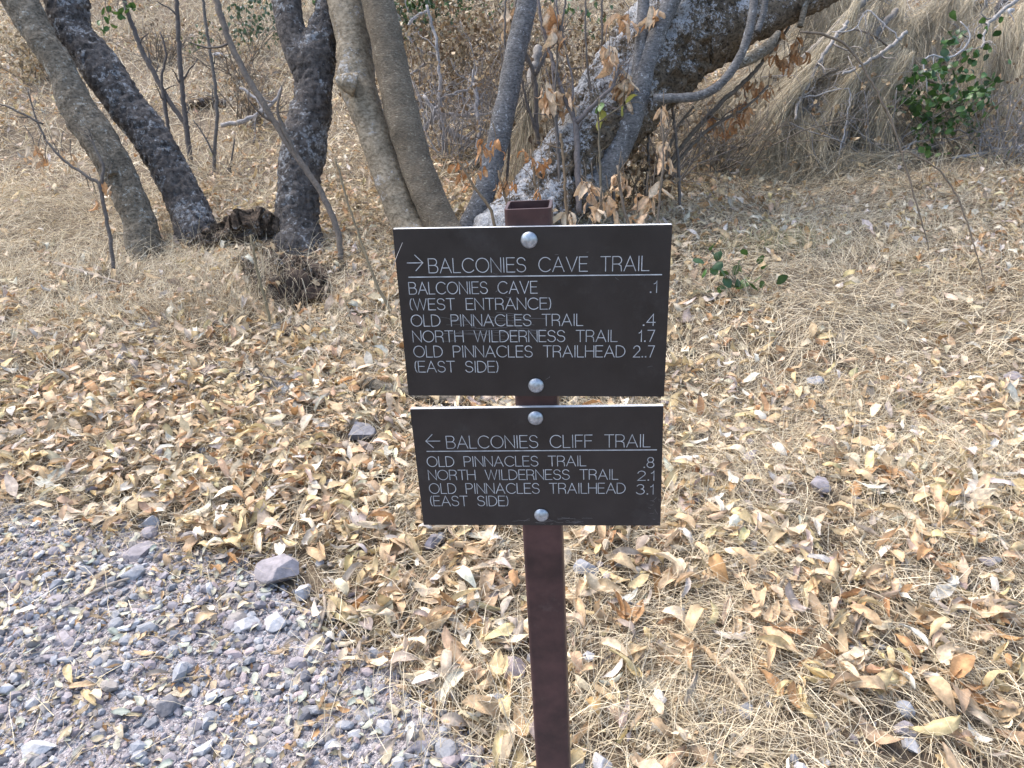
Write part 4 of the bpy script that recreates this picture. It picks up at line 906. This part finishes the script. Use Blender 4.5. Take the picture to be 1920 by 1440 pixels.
# ------------------------------------------------------------------ fallen pine branches with drooping dead needles, twig tangles
def spray(parent, p, v, L, n, rg, col, sd=.30):
    m = MB(); v = np.array(v, float); v /= np.linalg.norm(v); seg = 4; t = np.linspace(0, 1, seg)[None, :, None]
    st_ = p + v * rg.uniform(0, .35, (n, 1)) * L + rg.normal(0, .015, (n, 3)); dv = v + rg.normal(0, sd, (n, 3)); l = (L * rg.uniform(.3, 1.1, n))[:, None, None]
    P = st_[:, None] + dv[:, None] * l * t + np.array([0, 0, -0.30]) * l * t * t + rg.normal(0, .16, (n, 1, 3)) * l * t * t + rg.normal(0, .05, (n, 1, 3)) * l * np.sin(t * 5)
    P[..., 2] = np.maximum(P[..., 2], G(P[..., 0], P[..., 1]) + 0.01)
    S = rg.normal(0, 1, (n, 1, 3)); S = S / np.linalg.norm(S, axis=2)[..., None] * 0.0017 * (1 - .6 * t)
    V = np.stack([P - S, P + S], 2).reshape(-1, 3); j = np.arange(seg - 1); q = np.stack([2 * j, 2 * j + 1, 2 * j + 3, 2 * j + 2], -1)
    C = np.repeat(np.array(col) * rg.uniform(.6, 1.35, (n, 1)), seg * 2, 0)
    m.add(V, (q[None] + (np.arange(n) * seg * 2)[:, None, None]).reshape(-1, 4), None, C); m.build('needle_spray', M_STRAW, parent)
GREYW = (.20, .185, .17)
def deadbranch(lb, pts, d0, d1, sprays=(), seed=0, col=GREYW, group='fallen dead branches', kids=5, kl=.35, tight=False):
    rg = np.random.default_rng(seed); P, R = wire(pts, d0, d1); gz_ = G(P[:, 0], P[:, 1]); P[:, 2] = np.maximum(P[:, 2], gz_ + R); 
    t = thing('dead_branch', lb, 'dead branch', tuple(P[0]), group); P, R = resample(P, R, 0.04); P[1:-1] += rg.normal(0, .006, P[1:-1].shape)
    m = MB(); m.tube(P, R, 9, col); m.build('limb', M_TWIG, t, True)
    for k in range(kids):
        i = int(len(P) * rg.uniform(.2, .95)); m = MB(); v = P[min(i + 1, len(P) - 1)] - P[max(i - 1, 0)]; v /= np.linalg.norm(v)
        grow(m, P[i], v + rg.normal(0, .8, 3), kl * rg.uniform(.7, 1.6), min(R[i] * .55, .011), rg, 2, .6, -.1, 3, 4, np.array(col) * rg.uniform(.7, 1.1), ncap=9); m.build('twig', M_TWIG, t, True)
    for (a, b, c, e, d) in sprays:
        p = W(a, b, d); q = W(c, e, d - .1); spray(t, p, q - p, np.linalg.norm(q - p) * 1.2, 170, rg, [(.42, .36, .255), (.31, .265, .19), (.18, .155, .115), (.52, .45, .33)][int(rg.integers(0, 4))] if not tight else [(.50, .43, .31), (.43, .375, .27), (.36, .31, .22)][int(rg.integers(0, 3))], .13 if tight else .30)
    return t
DB = depth(hit(1400, 335))
rg = np.random.default_rng(91)
def sp(x0, y0, x1, y1, n, ang=(-.75, 1.0), Lp=(110, 160), dj=.5):
    out = []
    for k in range(n):
        f = (k + rg.random()) / n; x = x0 + (x1 - x0) * f + rg.normal(0, 14); y = y0 + (y1 - y0) * f + rg.normal(0, 12); L = rg.uniform(*Lp); v = np.array(ang) + rg.normal(0, .2, 2); v /= np.linalg.norm(v)
        out.append((x, y, x + v[0] * L, y + v[1] * L, DB + rg.uniform(0, dj) + max(0, (200 - y)) * .004))
    return out
deadbranch('fallen branch with long drooping dead needles under the massive limb', [(1640, -20, 14), (1560, 60, 13), (1470, 140, 11), (1390, 220, 9), (1310, 300, 6)], DB + .9, DB + .1, sp(1580, -20, 1290, 260, 24), 41)
deadbranch('fallen branch with straw-like needles hanging toward the ground leaves', [(1680, 20, 12), (1600, 110, 11), (1520, 180, 9), (1440, 250, 7)], DB + 1.0, DB + .2, sp(1660, -10, 1440, 220, 20, (-.6, 1)), 42)
deadbranch('pale weathered limb with thick needle fans spreading behind the arching canes', [(1760, 70, 12), (1690, 110, 11), (1620, 150, 9), (1570, 170, 6)], DB + 1.1, DB + .5, sp(1720, 60, 1580, 120, 15, (-.8, .8), (90, 150)) + sp(1530, -40, 1720, -10, 16, (-.45, 1), (120, 190)), 43)
deadbranch('grey-white barkless log lying among the needle tufts', [(1440, 250, 12), (1500, 212, 14), (1560, 193, 13), (1625, 178, 9), (1680, 160, 8)], DB + .25, DB + .5, sp(1440, 205, 1530, 210, 7, (-.2, 1), (90, 140), .1), 44, (.30, .30, .31))
deadbranch('forked pale twig hanging down between needle tufts', [(1605, 150, 5), (1592, 200, 6), (1585, 250, 6), (1572, 300, 5), (1545, 345, 4)], DB + .3, DB - .02, sp(1545, 270, 1590, 290, 3, (-.5, 1), (70, 100), .05), 45, (.26, .25, .26), kids=4)
deadbranch('black-barked curved limb rising from the brush beside the green shrub', [(1740, 135, 20), (1780, 105, 22), (1825, 60, 20), (1865, 25, 16), (1900, -30, 12)], DB + 1.0, DB + 1.3, sp(1830, 60, 1870, 0, 4, (-.1, 1), (100, 140)), 46, (.10, .09, .085))
deadbranch('pale branch tangled over the black-barked limb', [(1690, 112, 10), (1760, 112, 10), (1805, 95, 10), (1818, 65, 8), (1815, 50, 5)], DB + .9, DB + 1.0, (), 47, (.46, .455, .46), kids=12)
deadbranch('brush branch with hanging needles past the green shrub', [(1925, 172, 12), (1880, 176, 12), (1845, 184, 11), (1800, 200, 6)], DB + .8, DB + .8, sp(1850, 0, 1935, 120, 12, (-.15, 1), (110, 170)), 48)
deadbranch('pale branch resting on the grass below the green shrub', [(1930, 293, 13), (1880, 312, 11), (1830, 324, 9), (1780, 320, 5)], DB + .2, DB + .1, (), 49, (.32, .32, .33), kids=5)
deadbranch('low matted branch of grey needles at the grass edge', [(1760, 300, 14), (1680, 305, 12), (1600, 300, 10), (1530, 310, 7)], DB + .35, DB + .05, sp(1760, 290, 1500, 305, 16, (-1, .35), (90, 140), .1), 50)
deadbranch('small brush branch with needles sprawled behind the grey stem', [(1400, 230, 14), (1340, 270, 12), (1290, 320, 9), (1250, 345, 6)], DB + .4, DB, sp(1400, 190, 1250, 280, 16, (-.5, 1), (80, 130), .3), 51)
deadbranch('leafless forked branch poking up at the top of the brush', [(1600, 90, 6), (1650, 40, 8), (1690, 20, 8), (1640, -20, 6)], DB + 1.2, DB + 1.5, (), 52, (.48, .47, .46), kids=6)
deadbranch('thin grey branch crossing above the green shrub', [(1740, 40, 8), (1748, 80, 9), (1762, 115, 8), (1850, 95, 6), (1915, 110, 5)], DB + 1.0, DB + 1.0, (), 53, (.5, .5, .52), kids=6)
deadbranch('straight dead straw-covered stub between the slim trunk and the lichened trunk', [(1010, 90, 16), (990, 180, 20), (975, 280, 18)], 6.6, 6.2, [(1005, 140, 985, 310, 6.2), (1000, 160, 965, 300, 6.2), (995, 200, 960, 330, 6.15), (1010, 120, 1000, 300, 6.2), (990, 150, 975, 280, 6.2)], 54, kids=0)
deadbranch('brush branch of loose needle bunches high behind the arching canes', [(1820, -30, 10), (1760, 20, 10), (1700, 50, 8), (1650, 90, 6)], DB + 1.6, DB + 1.2, sp(1860, -40, 1680, 50, 22, (-.5, 1), (90, 150)), 55, kids=8)
deadbranch('dark tangled branch at the heart of the brush', [(1740, 200, 9), (1680, 190, 9), (1610, 215, 8), (1540, 240, 6)], DB + .7, DB + .4, sp(1720, 150, 1600, 180, 6, (-.7, 1), (70, 110)), 56, (.16, .14, .12), kids=12)
deadbranch('dark brushy branch with thin twigs past the black-barked limb', [(1930, 60, 9), (1880, 110, 9), (1830, 150, 8), (1780, 190, 6)], DB + 1.1, DB + .8, sp(1920, -10, 1880, 60, 5, (-.3, 1), (90, 140)), 57, (.2, .18, .16), kids=12)
deadbranch('low dark branch in shade under the drooping needles', [(1620, 270, 9), (1560, 275, 9), (1480, 290, 8), (1400, 310, 6)], DB + .5, DB + .3, (), 58, (.15, .13, .11), kids=10)
deadbranch('twiggy branch above the green shrub, thin and grey', [(1900, 20, 8), (1840, 40, 8), (1780, 80, 7), (1700, 60, 5)], DB + 1.5, DB + 1.2, (), 59, (.44, .43, .43), kids=14)
FR = [('drooping branchlet of tight straw-coloured needle bunches under the massive limb', [(1590, 40, 7), (1540, 110, 7), (1500, 190, 6), (1490, 225, 4)], [(1560, 70, 1440, 190), (1540, 100, 1420, 230), (1520, 140, 1410, 270), (1500, 190, 1450, 320), (1490, 215, 1480, 340), (1515, 205, 1505, 325), (1530, 130, 1400, 260)]),
      ('drooping branchlet with pale needle fans beside the arching canes', [(1700, 60, 7), (1660, 95, 7), (1620, 120, 6), (1580, 140, 4)], [(1690, 80, 1590, 170), (1665, 95, 1570, 180), (1640, 100, 1550, 200), (1700, 90, 1620, 190), (1620, 120, 1540, 220), (1715, 95, 1650, 195)]),
      ('drooping branchlet whose needle bunches sweep to the fallen leaves', [(1480, 160, 7), (1430, 220, 7), (1380, 270, 6), (1330, 310, 4)], [(1450, 200, 1350, 310), (1420, 230, 1310, 335), (1400, 250, 1330, 350), (1440, 220, 1380, 345), (1370, 270, 1290, 345), (1580, 280, 1520, 355), (1560, 285, 1490, 350), (1595, 290, 1560, 350)]),
      ('high branchlet of hanging needle tassels above the green shrub', [(1930, -20, 8), (1880, 20, 7), (1850, 50, 6), (1840, 90, 4)], [(1860, 30, 1830, 160), (1850, 60, 1820, 170), (1885, 10, 1870, 140), (1910, 20, 1900, 170), (1925, 60, 1915, 200), (1620, -20, 1560, 110), (1600, 10, 1520, 130), (1650, 0, 1580, 110)])]
for k, (lb, pts, ss) in enumerate(FR):
    deadbranch(lb, pts, DB + .35, DB - .05, [(a, b, c, e, DB + .12 + (120 - min(b, 120)) * .004) for a, b, c, e in ss], 140 + k, (.30, .28, .26), kids=4, kl=.25, tight=True)
for k, (lb, pts) in enumerate((('thin pale twig looping over the drooping needles', [(1560, 330, 3), (1580, 260, 5), (1592, 190, 5), (1588, 165, 5), (1530, 178, 5), (1480, 188, 3)]), ('pale forked twig reaching up past the arching canes', [(1690, 75, 4), (1650, 40, 5), (1625, 20, 5), (1600, 55, 4), (1560, 60, 3)]), ('pale twig zigzagging along the top of the green shrub', [(1740, 175, 4), (1735, 110, 5), (1790, 105, 6), (1820, 70, 5), (1800, 40, 3)]),
        ('pale twig lying low across the grass edge of the brush', [(1280, 325, 4), (1330, 285, 5), (1370, 262, 5), (1430, 270, 3)]), ('pale twig bending low behind the canes', [(1580, 300, 4), (1640, 300, 5), (1690, 285, 5), (1720, 262, 3)]))):
    deadbranch(lb, [(a, b, w * .6) for a, b, w in pts], DB - .02, DB + .1, (), 150 + k, (.40, .39, .39), 'thin pale twigs in the brush', 5, .22)
for k, (pts, lb) in enumerate([([(770, 275, 4), (800, 240, 6), (830, 185, 6), (880, 165, 5), (888, 130, 4)], 'curved grey dead branch in the twig tangle beside the bark-dashed trunk'), ([(795, 180, 7), (820, 215, 9), (850, 250, 9), (900, 270, 7)], 'pale crooked branch in the twig tangle under the curved one'),
        ([(940, 210, 6), (880, 218, 7), (830, 215, 7), (790, 245, 5)], 'level dead branch through the twig tangle'), ([(890, 155, 8), (893, 200, 8), (898, 250, 7), (893, 290, 5)], 'upright pale stick in the twig tangle beside the slim trunk'), ([(800, 20, 5), (770, 40, 6), (766, 70, 6), (790, 100, 6)], 'hooked white twig hanging over the slope behind the bark-dashed trunk'),
        ([(835, 280, 6), (825, 180, 6), (820, 90, 6), (800, 10, 5)], 'tall bare shoot standing in front of the twig tangle'), ([(770, 140, 6), (810, 110, 6), (838, 85, 7), (860, 150, 4)], 'dark bent twig above the tangle'),
        ([(415, 235, 8), (450, 228, 9), (490, 210, 8), (515, 190, 7), (528, 165, 5)], 'grey branch lying on the slope beside the forked scaly trunk'), ([(450, 165, 5), (480, 185, 6), (500, 215, 6), (533, 235, 5)], 'thin white branch crossing the grey one beside the scaly trunk')]):
    b = hit(pts[0][0], max(p_[1] for p_ in pts) + 25); deadbranch(lb, pts, depth(b), depth(b) - .1, (), 60 + k, (.30, .285, .28), 'dead branches on the slope', 9 if k < 4 else 2, .3)

# ------------------------------------------------------------------ shrubs
def shrub(lb, px_, py_, w, h, col_keys, n, Lr, seed, name='shrub', d_off=0.0, stems=7, twcol=(.2, .17, .13), indiv=True, pal=None, mat=None, group=None):
    rg = np.random.default_rng(seed); b = hit(px_, py_); t = thing(name, lb, 'shrub', tuple(b), group); tips = []; m = MB()
    for k in range(stems):
        v = np.array([rg.normal(0, w), rg.normal(0, w * .5), h]); grow(m, b + np.array([rg.normal(0, w * .12), rg.normal(0, .08), -.02]), v, np.linalg.norm(v) * rg.uniform(.6, .9), .008, rg, 2, .4, .1, 4, 4, twcol, tips, .7, 7)
    m.build('stems', M_TWIG, t, True, kind='stuff'); tips = np.array([q[0] for q in tips]); pick = tips[rg.integers(0, len(tips), n)] + rg.normal(0, .05 if n < 1500 else .16, (n, 3))
    if indiv:
        for p in pick: hang_leaf(t, p, rg.normal(0, 1, 3) + np.array([0, -.2, .2]), rg.uniform(*Lr), col_keys[int(rg.integers(0, len(col_keys)))], rg, TPL_SMALL, M_GREEN, 'green_leaf', 1.6)
    else:
        m = MB()
        for V, Q, sh in (TPL_LO[0], TPL_LO[2], TPL_LO[3]):
            k = n // 3; R = rotm(rg.uniform(0, 6.28, k), rg.uniform(-1.5, 1.5, k), rg.uniform(0, 6.28, k)); P = np.einsum('nij,vj->nvi', R, V * np.array([1, 1.4, 1])) * rg.uniform(*Lr, k)[:, None, None] + pick[rg.integers(0, n, k)][:, None]
            m.add(P, (Q[None] + (np.arange(k) * len(V))[:, None, None]).reshape(-1, 4), None, np.repeat(np.array(pal)[rg.integers(0, len(pal), k)] * rg.uniform(.7, 1.25, (k, 1)), len(V), 0))
        m.build('foliage', mat, t, True, kind='stuff')
shrub('bright green leafy shrub growing through the dead needles', 1785, 285, .5, .85, 'ghk', 420, (.05, .085), 71, 'green_shrub')
shrub('small dark-green sprig alone in the dry grass beside the upper panel', 1402, 548, .30, .22, 'gk', 40, (.05, .08), 72, 'green_sprig', stems=4)
shrub('blue-green leafy shrub on the slope behind the forked trunk', 480, 100, .5, .75, None, 420, (.05, .08), 73, 'green_shrub', indiv=False, pal=[(.07, .12, .06), (.10, .15, .09), (.13, .17, .10)], mat=M_GREEN)
shrub('deep green shrub high on the slope behind the bark-dashed trunk', 800, 72, 1.2, .8, None, 2600, (.06, .10), 74, 'green_shrub', stems=12, indiv=False, pal=[(.06, .12, .03), (.09, .16, .045), (.05, .09, .03)], mat=M_GREEN)
shrub('brown withered shrub full of small dead leaves behind the twig tangle', 880, 175, .9, .8, None, 3600, (.04, .075), 75, 'dry_shrub', stems=14, indiv=False, pal=[(.26, .18, .10), (.36, .27, .16), (.55, .46, .32), (.18, .12, .07)], mat=M_LEAF)
shrub('withered brown shrub behind the massive leaning trunk', 1130, 190, .7, .8, None, 2600, (.045, .08), 76, 'dry_shrub', stems=12, indiv=False, pal=[(.26, .18, .10), (.36, .27, .16), (.45, .36, .24), (.18, .12, .07)], mat=M_LEAF)
shrub('low dark withered bush at the foot of the massive trunk', 1190, 395, .35, .5, None, 700, (.04, .07), 84, 'dry_shrub', stems=12, indiv=False, pal=[(.20, .14, .08), (.30, .21, .12), (.13, .09, .06), (.42, .30, .18)], mat=M_LEAF)
shrub('wispy withered bush beside the leaning grey-brown trunk on the slope', 60, 150, .5, .4, None, 500, (.05, .08), 85, 'dry_shrub', stems=9, indiv=False, pal=[(.42, .33, .2), (.55, .45, .3), (.3, .22, .13)], mat=M_LEAF)
for k, (a, b, w, h, lb) in enumerate(((850, 300, .45, .9, 'thicket of thin grey stems behind the bark-dashed trunk'), (930, 250, .5, .9, 'thicket of thin brown stems behind the slim trunk'), (1030, 330, .4, 1.1, 'thicket of upright thin stems before the lichened trunk'), (1120, 300, .5, 1.1, 'thicket of fine twigs crossing the massive trunk'),
        (1260, 350, .5, .8, 'thicket of dead twigs under the massive limb'), (1350, 330, .6, .8, 'thicket of dark twigs behind the orange-brown leaves'), (1640, 300, .8, .9, 'thicket of grey twigs inside the drooping needles'), (1830, 240, .7, 1.0, 'thicket of grey twigs behind the green shrub'), (470, 240, .4, .7, 'sparse thicket of thin twigs beside the forked scaly trunk'), (1880, 300, .5, .8, 'thicket of grey twigs past the green shrub'), (780, 215, .5, .7, 'low thicket of grey twigs just past the bark-dashed trunk'), (455, 150, .5, .6, 'thicket of thin twigs below the blue-green shrub'), (870, 120, .7, .8, 'pale thicket on the slope below the deep green shrub'), (1010, 170, .5, .9, 'thicket of dry stems seen between slim and massive trunks'), (300, 120, .4, .6, 'sparse thicket between the thin joined stems'))):
    shrub(lb, a, b, w, h, None, 240, (.03, .06), 90 + k, 'dead_thicket', stems=19, twcol=[(.30, .28, .27), (.22, .20, .185), (.17, .145, .12)][k % 3], indiv=False, pal=[(.38, .28, .17), (.55, .43, .28), (.26, .18, .11)], mat=M_LEAF, group='dead thickets among the trunks')
shrub('grey-green thin shrub above the black-barked limb', 1770, 130, .5, .6, None, 260, (.05, .075), 77, 'green_shrub', indiv=False, pal=[(.12, .17, .09), (.16, .20, .12)], mat=M_GREEN)
shrub('tiny green seedling on the slope between the thin saplings', 370, 95, .15, .22, None, 40, (.05, .07), 78, 'green_sprig', stems=3, indiv=False, pal=[(.10, .17, .05), (.14, .20, .07)], mat=M_GREEN)

# ------------------------------------------------------------------ whole dead leaves still joined in a fan
rg = np.random.default_rng(123)
FAN = [(1460, 1025, 4), (1430, 1200, 4), (1310, 1240, 5), (1560, 1270, 5), (1490, 1310, 4), (1850, 1180, 5), (1780, 1310, 5), (460, 1050, 5), (330, 960, 4), (735, 1040, 5), (640, 940, 5), (870, 1060, 4), (1180, 1190, 5), (1270, 1110, 5), (1230, 830, 4), (1350, 660, 4), (1530, 640, 5), (1700, 760, 4), (1660, 900, 5), (1900, 820, 4), (600, 860, 5), (180, 800, 5), (60, 870, 4), (320, 720, 4), (590, 655, 5), (1800, 960, 5), (930, 1300, 4), (1610, 1110, 4)]
NEAR = ['beside the post', 'near the stones in the grass', 'on matted straw', 'in the drift above the gravel']
for k, (a, b, n) in enumerate(FAN):
    p = hit(a, b) + np.array([0, 0, .025]); ck = int(rg.choice([0, 1, 3, 2], p=[.4, .3, .2, .1])); yaw = rg.uniform(0, 6.28)
    where = 'in the leaf drift above the gravel' if a < 720 else 'near the sign post' if a < 1290 else 'on the matted grass slope'
    sprd, sw_ = [(.36, 'tightly bunched'), (.5, 'half-closed'), (.75, 'wide-spread')][k % 3]; lb = f'{sw_} fan of {n} {PK[ck]} dead leaflets {where}'
    t = thing('compound_leaf', lb, 'leaf', tuple(p), lb.replace('fan', 'fans'))
    for q in range(n):
        an = yaw + (q - (n - 1) / 2) * sprd + rg.normal(0, .12); L = rg.uniform(.07, .11); tq = int(rg.integers(0, 8)); v = np.array([math.cos(an), math.sin(an), rg.uniform(-.1, .35)])
        o = link('leaflet', leaf_mesh(tq, ck, TPL_HI, M_LEAF, 'fallen_leaf', PAL[PK[ck]]), t, tuple(v * L * .5 + np.array([0, 0, .004 * q]))); o.scale = (L, L * 1.1, L); o.rotation_euler = orient(v, rg.normal(0, .5))
    m = MB(); v = np.array([-math.cos(yaw), -math.sin(yaw), .05]); m.tube([p, p + v * .04 + np.array([0, 0, .006]), p + v * .08], [.0014, .0013, .001], 5, (.45, .34, .2)); m.build('leaf_stalk', M_TWIG, t)

# bits caught on the sign
hp = C1 - uxv * (WD / 2 - .012) + upv * (H1 / 2 - .012) - nv * .002; hq = C1 - uxv * (WD / 2 + .002) + upv * (H1 / 2 - .040) - nv * .004
t = thing('dry_husk', 'tiny dried husk hanging by a thread from the upper panel corner', 'husk', tuple(hq))
m = MB(); m.tube([hp, (hp + hq) / 2 + upv * .001, hq], [.00025] * 3, 5, (.6, .55, .5)); m.build('thread', M_TWIG, t)
for k in range(3): hang_leaf(t, hq, np.array([rg.normal(0, .7), -.1, -1]), .008, 'd', rg, wide=1.6)
for k, (a, b, z) in enumerate(((1036, 398, .03), (1046, 410, .035), (1062, 417, .03))):
    p = W(a, b, depth(C1 + upv * .11) + z); lb = 'pale curled dead leaf caught behind the upper panel beside the post top'
    o = link('caught_leaf', leaf_mesh(k + 1, 1, TPL_HI, M_LEAF, 'fallen_leaf', PAL['pale cream']), None, tuple(p), label=lb, category='leaf', group='leaves caught behind the panel'); o.scale = (.022, .03, .022); o.rotation_euler = (k, .8 * k, 2 + k)
